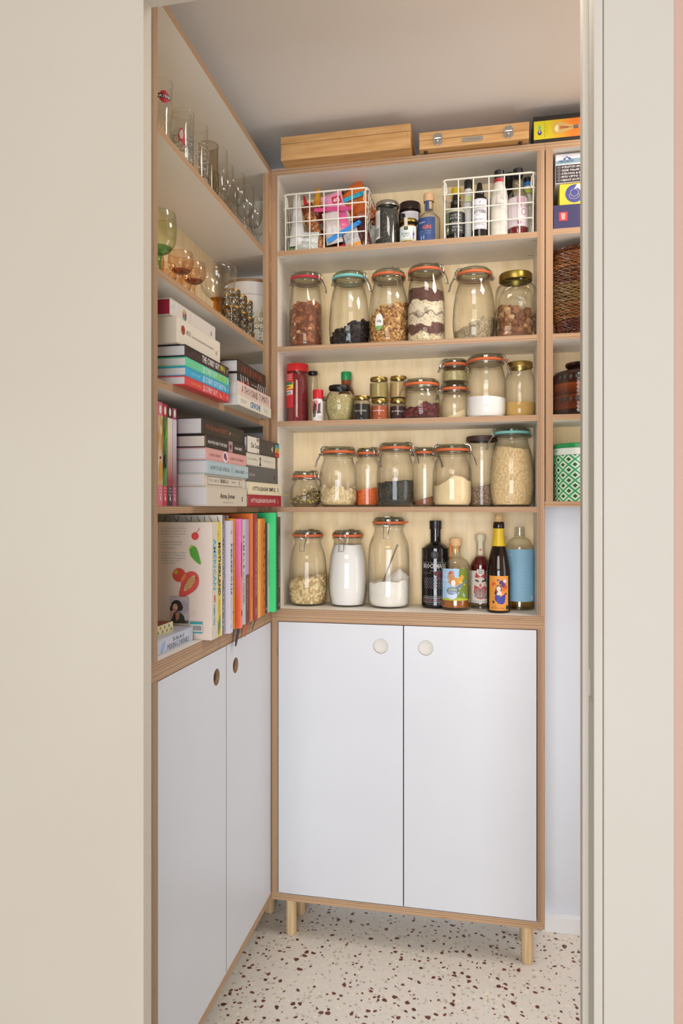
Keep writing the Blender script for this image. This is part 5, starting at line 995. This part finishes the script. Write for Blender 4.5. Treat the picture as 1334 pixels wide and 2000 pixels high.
for lab, X, y0, y1, z0, z1, col, it in DL: book(lab, X, y0, y1, z0, z1, col, it, pages=PAPER if col != '#241f20' else C('#dccfc2', .8))
EL = [('two-tone book with cream Six Seasons end and rainbow stripes', -.558, 1.655, 1.881, 1.3395, 1.3790, '#3b3532', [('r', 0, .078, 0, .0395, '#d3cbbb'), ('T', 'Six Seas', .024, .078, .012, .026, '#2c2a28'), ('o', .068, .034, .009, .005, '#8a8478'), ('p', [(.062, .001), (.068, .006), (.074, .001)], '#8a8478'), ('p', [(.165, .019), (.175, .010), (.175, .028)], '#cfc8bf'), ('r', .192, .226, .0010, .0120, '#b9362c'), ('r', .192, .226, .0120, .0190, '#d98a2c'), ('r', .192, .226, .0190, .0260, '#8d9a4c'), ('r', .192, .226, .0260, .0340, '#3f8a8c'), ('p', [(.200, .008), (.208, .020), (.212, .008)], '#7a2420')]),
      ('cream book with faint grey lettering and a dark bird mark', -.561, 1.658, 1.860, 1.3072, 1.3388, '#cfc7b6', [('t', 'Lucas Hollweg', .006, .070, .012, .021, '#a59d8f'), ('p', [(.082, .003), (.096, .002), (.092, .014), (.096, .024), (.084, .024), (.088, .013)], '#3a3634'), ('t', 'Good Things to Eat', .104, .180, .013, .020, '#b3ab9d')]),
      ('dark grey cloth book with pale lettering', -.559, 1.655, 1.872, 1.2665, 1.3070, '#595957', [('t', 'salome', .012, .050, .014, .024, '#b5b0a8'), ('o', .19, .016, .005, .006, '#4a3a3a'), ('p', [(.09, .02), (.14, .028), (.13, .018)], '#5d6a5c')]),
      ('cream cookbook with black block title ending in SIMPLE', -.556, 1.652, 1.888, 1.2345, 1.2662, '#d9ceb0', [('T', 'OTTOLENGHI SIMPLE', .028, .190, .010, .0205, '#3a352f'), ('t', 'E', .206, .214, .010, .020, '#5a554c'), ('r', 0, .0018, 0, .0316, '#d9c63a')]),
      ('dark red cookbook with pale block title ending in FLAVOUR, bottom of its pile', -.556, 1.652, 1.888, D_+.0002, 1.2343, '#9c2732', [('T', 'OTTOLENGHI FLAVOUR', .014, .190, .0095, .0200, '#dcc2bc'), ('t', 'E', .206, .214, .009, .0190, '#c98a88')])]
for k, (lab, X, y0, y1, z0, z1, col, it) in enumerate(EL): book(lab, X-.0155+.0005*k, y0, y1, z0, z1, col, it, turn=3.6, W_=.150)
lm = MB().add([(0, 0, 0), (.022, .004, 0), (.030, -.003, .004), (.024, .016, .002), (.006, .012, .001)], [(0, 1, 2, 3, 4)]).build('bookmark', C('#d9b52c', .5), None, False); lm.location = (-.5555, 1.862, 1.2354); tag(lm, 'yellow paper bookmark sticking out above the dark red cookbook', 'bookmark')
# worktop: upright books left to right
HB = E_
u0 = .185
def cu(px): return u0-(413-px)*.00109
def cv(py): return (1250-py)*.00109
def cp(*pts):
    q = [(cu(a), cv(b)) for a, b in pts]
    for _ in range(2 if len(q) > 6 else 0):     # round the outline
        q = [p for (a, b), (c_, d) in zip(q, q[1:]+q[:1]) for p in ((a*.75+c_*.25, b*.75+d*.25), (a*.25+c_*.75, b*.25+d*.75))]
    return q
near = []
TE = '#6d9a94'
for rows, x1, step in (((1032, 1038, 1043.5, 1049), 361, 0), ((1059, 1065, 1071), 352, 0), ((1080, 1085.5, 1091, 1096.5), 360, 0)):
    for k, y in enumerate(rows): near.append(('t', ('a bold new voice in modern', 'vegetarian cooking brings', 'the best of home kitchens', 'to your own table')[k], cu(308), cu(x1-4*(k == len(rows)-1)*3), cv(y+1.5), cv(y-1.5), '#8a8f88' if x1 == 361 else TE))
near += [('t', 'seasonal cookbook', cu(311), cu(338), cv(1102), cv(1099.5), TE), ('o', cu(379.6), cv(1047.6), .0083, .0083, '#d04038'), ('p', cp((381, 1041), (386, 1036), (388, 1031), (389, 1032), (387, 1037), (382.2, 1041)), '#b9503c'),
         ('p', cp((368, 1078), (367.5, 1072), (370, 1067), (376, 1066), (383, 1070), (388, 1086), (392, 1100), (391, 1103), (387, 1102), (376, 1093), (370, 1086)), '#4f9a30'), ('p', cp((369, 1072), (370, 1064), (373, 1068), (377, 1066), (374, 1070)), '#9aba2c'),
         ('o', cu(346), cv(1124), .0148, .0148, '#cc4434'), ('p', cp((345, 1132), (357, 1121), (372, 1115), (384, 1120), (389, 1133), (385, 1148), (374, 1158), (360, 1165), (351, 1170), (345, 1163), (349, 1148), (351, 1140)), '#cf4a40'),
         ('p', cp((350, 1138), (352, 1130), (358, 1122), (361, 1122), (358, 1131), (352, 1138)), '#d98a3a'), ('p', cp((379, 1123), (381, 1131), (376, 1143), (366, 1152), (357, 1156), (355, 1151), (361, 1139), (370, 1127)), '#e0b070')]
for i in range(7):
    for j in range(9):
        a, b = 357+i*3.3+j*1.05-2, 1154-j*3.4+i*.3
        if abs((a-368.3)*.78+(b-1139.5)*.62) < 7.5-.02*abs(b-1139)**1.6 and 1125 < b < 1154: near.append(('o', cu(a), cv(b), .0010, .0010, '#3a2a1c'))
for k in range(8):
    a = k*math.pi/4; near.append(('p', [(cu(341)+.0080*math.cos(a), cv(1118)+.0080*math.sin(a)), (cu(341)+.0015*math.cos(a+.8), cv(1118)+.0015*math.sin(a+.8)), (cu(341)+.0015*math.cos(a-.8), cv(1118)+.0015*math.sin(a-.8))], '#c9b82c'))
near += [('r', cu(328), cu(367), cv(1218), cv(1166), '#b5a8ac'), ('o', cu(358), cv(1186), .010, .014, '#a3969c'), ('r', cu(340), cu(367), cv(1218), cv(1212), '#6b4034'), ('p', cp((332, 1218), (331, 1202), (338, 1196), (350, 1196), (358, 1204), (361, 1218)), '#2c3220'), ('p', cp((341, 1214), (340, 1198), (349, 1197), (347, 1210)), '#a8745c'),
         ('o', cu(342.5), cv(1184), .0125, .0125, '#1f1716'), ('o', cu(349), cv(1187), .0075, .0080, '#231a18'), ('o', cu(334), cv(1190), .006, .008, '#231a18'), ('o', cu(339.5), cv(1187), .0058, .0078, '#cf9880'), ('r', cu(336), cu(338), cv(1185.4), cv(1184.4), '#3a241e'), ('r', cu(340.5), cu(342.5), cv(1185.4), cv(1184.4), '#3a241e'), ('o', cu(339), cv(1191.5), .0024, .0012, '#a8384a'), ('p', cp((329, 1206), (331, 1194), (337, 1192), (340, 1194), (336, 1200), (333, 1210)), '#c98f78'),
         ('r', cu(370.5), cu(396), cv(1233), cv(1214), '#e0dcd6'), ('r', cu(370.5), cu(396), cv(1219), cv(1214), '#2a9aa0'), ('r', cu(370.5), cu(396), cv(1236), cv(1233.5), '#2a9aa0')]
near += [('r', cu(378+i*1.7), cu(378.9+i*1.7), cv(1231), cv(1221), '#3a3234') for i in range(10)]+[('t', 'cookery and food', cu(371), cu(384), cv(1193+4*k), cv(1191.4+4*k), '#b9a9a0') for k in range(4)]
book('pale pink cookbook, its cover with tomato, papaya and green pepper facing the doorway', -.568, 1.4100, 1.4470, HB, HB+.250, '#e0cfc2', [('D', 'AMERICAN', .010, .027, .105, .215, '#4aa7bd'), ('o', .019, .086, .005, .009, '#c96a78'), ('D', 'SUMMER TABLE', .012, .021, .030, .074, '#5aa9b4')], True, u0, near=near, spine=C('#cfc6b2', .5))
book('bright yellow patterned book with MOTHERLAND down its spine', -.570, 1.4474, 1.4690, HB, HB+.250, '#d8c01e', [('p', [(.002, .20), (.006, .225), (.001, .235)], '#3a3026'), ('p', [(.001, .10), (.005, .12), (.001, .150)], '#3a2620'), ('p', [(.004, .02), (.018, .05), (.019, .02), (.010, .004)], '#4f8a5c'), ('p', [(.001, .050), (.010, .012), (.004, .004)], '#8d7a22'), ('D', 'MOTHERLAND', .006, .0200, .088, .205, '#26243c'), ('D', 'Melissa Thompson', .009, .014, .050, .080, '#5a5220')], True, .172)
book('tall brown-black book with white brush lettering, right of the yellow book', -.567, 1.4694, 1.4815, HB, HB+.265, '#3b2a26', [('D', 'SALTSHAKER', .002, .011, .12, .245, '#a89c94')]+[('p', [(.002+.001*(i % 3), .01+i*.01), (.010, .014+i*.01), (.006, .018+i*.01)], '#cfc6bf' if i % 3 else '#8d6a5c') for i in range(10)], True, .182, cov=C('#d6cfc4', .5), spine=C('#3b2a26', .5),
     near=[('p', [(.05+i*.030, .262), (.0515+i*.030, .262), (.040+i*.034, .246), (.0385+i*.034, .246)], '#2a2624') for i in range(5)]+[('p', [(.066+i*.028, .262), (.0675+i*.028, .262), (.0785+i*.028, .246), (.077+i*.028, .246)], '#2a2624') for i in range(4)])
book('white-lilac book with small black title, standing proud of the row', -.5584, 1.4935, 1.5140, HB, HB+.252, '#cfc7d2', [('D', 'PERSEPOLIS', .007, .015, .085, .200, '#3a3038'), ('D', 'vegetarian recipes from a peckham deli', .009, .013, .030, .082, '#8d8488'), ('t', 'S', .008, .013, .012, .018, '#6d646a'), ('t', 'AB', .007, .014, .222, .230, '#6d646a')], True, .175)
book('mustard yellow book between the lilac and the pink books', -.570, 1.5250, 1.5600, HB, HB+.256, '#cf9420', [('D', 'ROASTING TRAY', .015, .025, .09, .200, '#8d5f10'), ('o', .020, .040, .003, .003, '#2a2018')], True, .16)
book('pink book fading to coral orange at the foot', -.5570, 1.5610, 1.5745, HB, HB+.255, '#e0708c', [('r', .004, .010, .12, .20, '#a83a4c'), ('o', .007, .036, .003, .008, '#8d3a3a')], True, .175, cov=grad('pink_to_orange', '#ee6a44', '#ec7cc0', .255, 2), spine=grad('pink_to_plum', '#e08a8c', '#c56a9c', .255, 2))
book('pale grey book with widely spaced SIMPLE lettering', -.5686, 1.6030, 1.6300, HB, HB+.253, '#bfc8c4', [('D', 'S I M P L E', .009, .018, .135, .215, '#5a605e'), ('D', 'effortless', .010, .016, .105, .128, '#8a918e'), ('D', 'DIANA HENRY', .010, .017, .050, .100, '#5a605e')], True, .16)
book('lilac and dark plum book beside the orange one', -.5700, 1.6335, 1.6580, HB, HB+.253, '#b79cc0', [('r', .0001, .0243, 0, .118, '#6b4048'), ('D', 'the savvy cook easy food', .010, .017, .030, .110, '#c9a9a4')], True, .16)
book('tall orange book in the middle of the row', -.5662, 1.6590, 1.6780, HB, HB+.267, '#d98232', [('D', 'MOROCCAN', .006, .013, .060, .110, '#b3622a')], True, .165, cov=C('#e06a20', .5), spine=C('#d48636', .5))
book('tall crimson book with pale lettering', -.5653, 1.6823, 1.7080, HB, HB+.267, '#9c2742', [('D', 'MADE IN INDIA COOKED IN BRITAIN', .013, .020, .060, .245, '#d9a8a4'), ('D', 'MEERA', .012, .020, .012, .030, '#d9a8a4')], True, .165)
book('narrow yellow book right of the crimson one', -.5656, 1.7156, 1.7360, HB, HB+.253, '#e0b24a', [('r', .008, .013, .19, .225, '#c9b06a'), ('D', 'fresh india', .008, .013, .10, .19, '#c08a2c')], True, .16)
book('orange-red book with dark splashes on its spine', -.5712, 1.7460, 1.7900, HB, HB+.253, '#e0762a', [('r', .026, .0438, .0, .253, '#cf6a30')]+[('o', .036+.004*math.sin(i*2.3), .02+i*.022, .003, .006, '#7a2a2a') for i in range(10)], True, .16)
book('slim black book of low height', -.5717, 1.7935, 1.8140, HB, HB+.240, '#232128', [('D', 'penguin', .008, .014, .150, .200, '#3a3840'), ('o', .010, .012, .003, .004, '#b9b4b4')], True, .16)
book('slim pale grey-green book of low height', -.5706, 1.8145, 1.8290, HB, HB+.240, '#b9b8a4', [('D', 'THE GREEN ROASTING TIN', .004, .010, .070, .165, '#4a4a40')], True, .16)
book('bright green book with dark pattern, second from the right end', -.5565, 1.8300, 1.8500, HB, HB+.268, '#3fcf80', [('r', .012, .0198, .0, .268, '#2f9a68')]+[('p', [(.0135, .008+i*.012), (.019, .012+i*.012), (.0150, .016+i*.012)], '#1a4a3a') for i in range(21)], True, .16, cov=C('#3ed67e', .4))
book('dark charcoal book with tiny pale title, rightmost of the row', -.5600, 1.8660, 1.8970, HB, HB+.256, '#33352f', [('D', 'COLLINS HARPER WILDER', .016, .022, .060, .205, '#c2c2b4'), ('p', [(.014, .010), (.019, .022), (.020, .010)], '#d0d0c4'), ('p', [(.016, .040), (.020, .044), (.018, .048)], '#b9a04a')], True, .14)
book('white folder standing behind the low black and grey-green books', -.5950, 1.7390, 1.7440, HB, HB+.266, '#cfcbd6', None, True, .15, name='folder', cat='folder', c=.001)
book('pale lilac-blue folder showing above the pink and grey books', -.6000, 1.5900, 1.5960, HB, HB+.263, '#b3aec6', None, True, .15, name='folder', cat='folder', c=.001)
# things lying at the near end of the worktop
t = book('pale blue-grey book with hand-lettered MIXING DRINKS spine, lying flat', -.6060, 1.204, 1.4020, HB, HB+.0300, '#b6bac6', [('t', 'The Fine Art of', .098, .152, .0165, .0255, '#3f4048'), ('t', 'MIXING DRINKS', .075, .176, .0035, .0145, '#5a6070'), ('p', [(.050, .002), (.062, .010), (.066, .024), (.056, .020), (.046, .006)], '#8aa6cc'), ('r', .182, .1825, .004, .024, '#8a8e9a')], W_=.135)
t = book('small worn book with yellow flowered spine lying on the mixing book', -.6240, 1.206, 1.3420, HB+.0302, HB+.0500, '#5f2e26', [('r', 0, .136, 0, .0198, '#c9bd8c')]+[('o', .07+i*.0095, .006+.008*(i % 2), .003, .003, ('#4a7a58', '#8d6a3c', '#3f6a7a')[i % 3]) for i in range(7)], W_=.11, cov=C('#6b3228', .5))
pr = smooth_prof([(.030, .001), (.036, .006), (.038, .03), (.038, .075), (.033, .100), (.018, .122), (.0115, .132), (.0115, .142)], 4)
t = bottle('cork_bottle', 'clear round-shouldered bottle with cork standing on the small worn book', -.6900, 1.290, HB+.0502, [(0, .004), (.026, .003), (.028, 0)]+pr+[(.0135, .143), (.0135, .148)], GCLR)
MB().lathe([(.0095, .134), (.0110, .148), (.0125, .164), (.0115, .166), (0, .166)], 20).build('cork', noisy('cork_d', '#c49a62', '#a87c46', 90, .8), t)
# ribbons hanging from the books over the worktop edge
def ribbon(label, y, z1, ln, col, w, sway, X=-.5815):
    vs = []; n = 10
    for i in range(n+1):
        s_ = i/n; yy = y-sway*s_*s_; x = X+.004*min(1, s_*6)
        for dy in (0, w*(1-.6*s_**3)): vs.append((x+.0004+.0008*math.sin(s_*7), yy+dy, z1-ln*s_))
    m = MB().add(vs, [(2*i, 2*i+2, 2*i+3, 2*i+1) for i in range(n)]); o = m.build('ribbon_bookmark', C(col, .6), None); o.modifiers.new('thick', 'SOLIDIFY').thickness = .0006
    tag(o, label, 'bookmark')
ribbon('wide dark brown ribbon bookmark hanging over the plywood edge', 1.590, .9230, .048, '#35201a', .022, .012)
ribbon('orange ribbon bookmark hanging over the plywood edge', 1.652, .9230, .037, '#c9542a', .018, .006)
ribbon('thin brown ribbon bookmark hanging over the plywood edge', 1.722, .9230, .030, '#6b3f2c', .012, .022)

# ================================================================= glassware on the left unit
def stemware(name, label, x, y, z, h, rb, rf, bowl, mats, group=None, cat='glass', stem=.0032, depth=None, flare=1.):
    """foot, stem and bowl; bowl = height of the bowl"""
    t = thing(name, label, cat, (x, y, z), 0, group); zb = h-bowl
    MB().lathe([(0, 0), (rf, 0), (rf, .0012), (rf*.5, .0045), (stem*1.2, .010), (stem, .02), (stem, zb-.008), (stem*1.7, zb-.001), (0, zb)], 26).build('stem', mats[1], t)
    k = smooth_prof([(stem*1.2, zb-.001), (rb*.55, zb+bowl*.05), (rb*.90, zb+bowl*.26), (rb, zb+bowl*.55), (rb*flare*.97, zb+bowl*.85), (rb*flare*.92, h)], 4)
    MB().lathe(k, 34).build('bowl', mats[0], t)
    if mats[2:]: MB().lathe([(0, zb+.0008)]+[(a-.0006, b+.0008) for a, b in k if b < zb+bowl*.16]+[(0, zb+bowl*.13)], 30).build('bowl_base', mats[2], t)
    MB().tube([(k[-1][0]*math.cos(2*math.pi*i/34), k[-1][0]*math.sin(2*math.pi*i/34), h) for i in range(34)], .0006, 5, True).build('rim', mats[0], t)
    return t
def tumbler(name, label, x, y, z, h, r0, r1, mat, relief=None, group=None, prints=None):
    t = thing(name, label, 'glass', (x, y, z), 0, group)
    n = 40; mb = MB().lathe([(0, .007), (r0*.85, .006), (r0*.9, 0), (r0, .002), (r0+(r1-r0)*.2, h*.2)]+[(r0+(r1-r0)*q, h*q) for q in (.35, .5, .65, .8, .92, 1)], n)
    if relief == 'ribs':
        for k in range(len(mb.v)):
            X, Y, Z = mb.v[k]
            if Z < h*.55: f = 1+.035*math.cos(20*math.atan2(Y, X)); mb.v[k] = (X*f, Y*f, Z)
    mb.build('glass_body', mat, t)
    MB().tube([(r1*math.cos(2*math.pi*i/36), r1*math.sin(2*math.pi*i/36), h) for i in range(36)], .0008, 5, True).build('rim', mat, t)
    if relief == 'knobs':
        kb = MB()
        for j in range(10):
            for i in range(18):
                a = 2*math.pi*(i+.5*(j % 2))/18; zz = .012+j*(h-.045)/10; q = r0+(r1-r0)*zz/h; kb.ell((q*math.cos(a), q*math.sin(a), zz), (.0032, .0032, .0036), None, 0, 6, 4)
        o = kb.build('moulded_knobs', mat, t); o['kind'] = 'stuff'
    if relief == 'ribs2':
        kb = MB()
        for i in range(22):
            a = 2*math.pi*i/22; kb.tube([((r0+(r1-r0)*q+.0004)*math.cos(a), (r0+(r1-r0)*q+.0004)*math.sin(a), h*q) for q in (.04, .2, .4, .56)], .0016, 5)
        kb.build('moulded_ribs', mat, t)
    if prints: decal(t, cyl((r0+r1)/2, 0, lambda q: r0+(r1-r0)*q/h), prints, 'print', .0005)
    return t
G1 = 1.9195
tumbler('highball_glass', 'ribbed highball glass with black and red badge, nearest the doorway', -.655, 1.353, G1, .156, .020, .0235, GCLR, 'ribs2', None, [('o', .016, .118, .0105, .0125, '#b9222e'), ('r', -.008, .030, .1145, .1240, '#1c1614'), ('T', 'MARTINI', -.006, .028, .1162, .1222, '#d9d2c8')])
tumbler('highball_glass', 'beaded highball glass with a small red emblem', -.641, 1.422, G1, .124, .0185, .0205, GCLR, 'knobs', None, [('p', [(.000, .074), (.005, .088), (.010, .090), (.014, .080), (.016, .060), (.018, .048), (.013, .054), (.008, .060), (.003, .064)], '#b93a44'), ('p', [(.003, .076), (.006, .085), (.010, .086), (.012, .078), (.011, .066), (.006, .066)], '#cbb9ae')])
tumbler('highball_glass', 'tall clear highball glass with moulded knobs', -.672, 1.500, G1, .176, .0215, .0245, GCLR, 'knobs')
tumbler('highball_glass', 'shorter clear highball glass with moulded knobs beside the smoky one', -.648, 1.528, G1, .158, .0195, .0225, GCLR, 'knobs')
tumbler('highball_glass', 'smoky brown bark-textured highball glass', -.652, 1.600, G1, .152, .0215, .0235, GSMK, 'ribs2')
WG = 'stemmed wine glasses on the top left shelf'
stemware('beer_glass', 'tall slim footed beer glass, first of the stemmed glasses', -.650, 1.668, G1, .172, .0195, .020, .135, [GCLR, GCLR], None, 'glass', .006, flare=1.05)
for lab, x, y, h, rb in (('second tall footed glass just behind the beer glass', -.655, 1.722, .160, .021), ('footed wine glass in the back row beside the beer glasses', -.715, 1.715, .165, .026), ('wine glass with round bowl, first after the two beer glasses', -.650, 1.783, .166, .0255), ('wine glass in the back row of the stemmed glasses', -.715, 1.800, .175, .028), ('wine glass with round bowl, middle of the stemmed row', -.645, 1.840, .158, .026), ('wine glass with round bowl, nearest the corner strip', -.640, 1.897, .152, .0265), ('wine glass standing in the corner behind the others', -.708, 1.880, .170, .030), ('wine glass half hidden behind the corner strip', -.645, 1.957, .155, .027)):
    stemware('wine_glass', lab, x, y, G1, h, rb, .026, .082, [GCLR, GCLR], WG)
G2 = A_
stemware('goblet', 'large green goblet nearest the doorway', -.645, 1.325, G2, .142, .0345, .030, .080, [GGRN, GGRD, GGRD], None, 'glass', .0042)
stemware('goblet', 'second green goblet hidden behind the first', -.715, 1.345, G2, .150, .0345, .030, .080, [GGRN, GGRD, GGRD], None, 'glass', .0042)
for lab, x, y in (('amber coupe glass, front row beside the green goblet', -.650, 1.438), ('amber coupe glass, front row nearer the clear bowl', -.650, 1.508), ('amber coupe glass in the back row behind the green goblet', -.715, 1.430), ('amber coupe glass in the back row', -.718, 1.500), ('amber coupe glass at the back beside the clear bowl', -.712, 1.570)):
    stemware('coupe_glass', lab, x, y, G2, .103, .0275, .024, .044, [GAMB, GAMB, GAMD], 'amber coupes', 'glass', .0034)
t = stemware('sundae_bowl', 'big clear flared glass bowl on a thick amber stem', -.655, 1.668, G2, .150, .044, .032, .078, [GCLR, glass('amber_stem', (.85, .55, .15), (.6, .3, .05), .05, .5)], None, 'glass', .011, flare=1.12)
kb = MB(); zb = .072
for i in range(10):
    a = 2*math.pi*i/10; kb.tube([(q*math.cos(a+s_*.9), q*math.sin(a+s_*.9), zb+.006+s_*.040) for s_, q in ((0, .018), (.25, .030), (.5, .038), (.8, .0435), (1, .0450))], .0011, 5)
kb.build('moulded_swirl', GCLR, t)
def patterned(label, x, y, z, h=.060, r0=.0225, r1=.0255):
    t = tumbler('patterned_tumbler', label, x, y, z, h, r0, r1, GCLR, None, 'black and gold tumblers')
    rad = lambda q: r0+(r1-r0)*q/h+.0006; BK = C('#1d1a18', .25); d = MB(); nn = 6
    for j, zc in enumerate((h*.30, h*.68)):
        for i in range(nn):
            a = 2*math.pi*(i+.5*j)/nn; da = math.pi/nn*.82
            for f in (1,): d.tube([(rad(zc+b*f)*math.cos(a+c*f), rad(zc+b*f)*math.sin(a+c*f), zc+b*f) for c, b in ((-da, 0), (0, h*.20), (da, 0), (0, -h*.20))], .0010, 4, True)
        d.tube([(rad(zc-h*.19)*math.cos(2*math.pi*i/24), rad(zc-h*.19)*math.sin(2*math.pi*i/24), zc-h*.19) for i in range(24)], .0006, 4, True)
    d.build('black_lattice', BK, t)
    MB().lathe([(r1+.0004, h-.0055), (r1+.0010, h-.005), (r1+.0010, h+.0002), (r1-.0004, h+.0004), (r1-.0006, h-.0055)], 32).build('gold_rim', GOLDT, t)
    MB().lathe([(r0*.9, .0004), (r0+.0006, .001), (r0+.0012, .004), (r0+.0006, .0045)], 30).build('gold_base', GOLDT, t)
    return t
for lab, x, y, z in (('black and gold lattice tumbler at the back, left of the amber stem', -.705, 1.655, G2), ('black and gold lattice tumbler in front, just right of the amber stem', -.634, 1.712, G2), ('black and gold lattice tumbler in front, second right of the amber stem', -.634, 1.765, G2), ('black and gold lattice tumbler in front, nearest the patterned canister', -.636, 1.818, G2),
                     ('black and gold tumbler on the back row behind the amber stem', -.705, 1.745, G2), ('black and gold tumbler on the back row beside the canister', -.712, 1.800, G2),
                     ('black and gold tumbler stacked on top, left of the stacked three', -.645, 1.735, G2+.0608), ('black and gold tumbler stacked on top, middle of the stacked three', -.645, 1.787, G2+.0608-.012), ('black and gold tumbler stacked on top, rightmost of the stacked three', -.645, 1.835, G2+.0608-.020)):
    if 'stacked' in lab: z = G2+.0608; 
    patterned(lab, x, y, z, .050 if 'stacked' in lab else .060, .0205, .0230)
t = thing('floral_canister', 'white round canister with brown-edged lid and green and gold flower print', 'canister', (-.672, 1.968, G2))
MB().lathe([(0, 0), (.070, 0), (.072, .002), (.072, .158), (0, .158)], 48).build('canister_body', C('#dcd8d0', .35), t)
l_ = MB().lathe([(.073, .152), (.0745, .153), (.0745, .188), (.073, .1885)], 48).build('lid', C('#d5cfca', .35), t)
MB().lathe([(.070, .188), (.0750, .1882), (.0755, .1900), (.0752, .1960), (.072, .1972), (0, .1972)], 48).build('lid_rim', C('#8a6a48', .4), l_)
it = []; rn_ = random.Random(3)
for i in range(46):
    u = -.095+i*.0045; hh = rn_.uniform(.07, .138); lean = rn_.uniform(-.006, .006); c = rn_.choice(['#7f9a56', '#b98f3a', '#a87a2c', '#6f8c4c', '#c2b474'])
    it.append(('p', [(u, .002), (u+.0024, .002), (u+lean+.0018, hh), (u+lean, hh)], c))
    if i % 2: it.append(('p', [(u+lean, hh-.004), (u+lean+.0035, hh+.006), (u+lean+.0008, hh+.015), (u+lean-.003, hh+.005)], rn_.choice(['#c9bd8a', '#d9cf9a', '#cfb56a'])))
for i in range(22):
    u, v = rn_.uniform(-.09, .10), rn_.uniform(.045, .105); it += [('o', u, v, .0065, .0055, '#ece8de'), ('o', u, v, .0025, .0022, '#c9a24a'), ('p', [(u+.004, v), (u+.012, v+.006), (u+.006, v-.004)], '#9ab07a')]
for u, ch in ((-.010, 'A'), (.008, 'M'), (.026, 'S')): it += [('r', u-.0085, u+.0085, .022, .046, '#dedad0'), ('T', ch, u-.0045, u+.0045, .025, .043, '#9a7a3a')]
fr0 = cyl(.072); c45 = math.cos(R(18)); s45 = math.sin(R(18))
def frc(u, v, l):
    p_ = fr0(u, v, l); return Vector((p_.x*c45-p_.y*s45, p_.x*s45+p_.y*c45, p_.z))
frc.curved = True; decal(t, frc, it, 'flower_print')
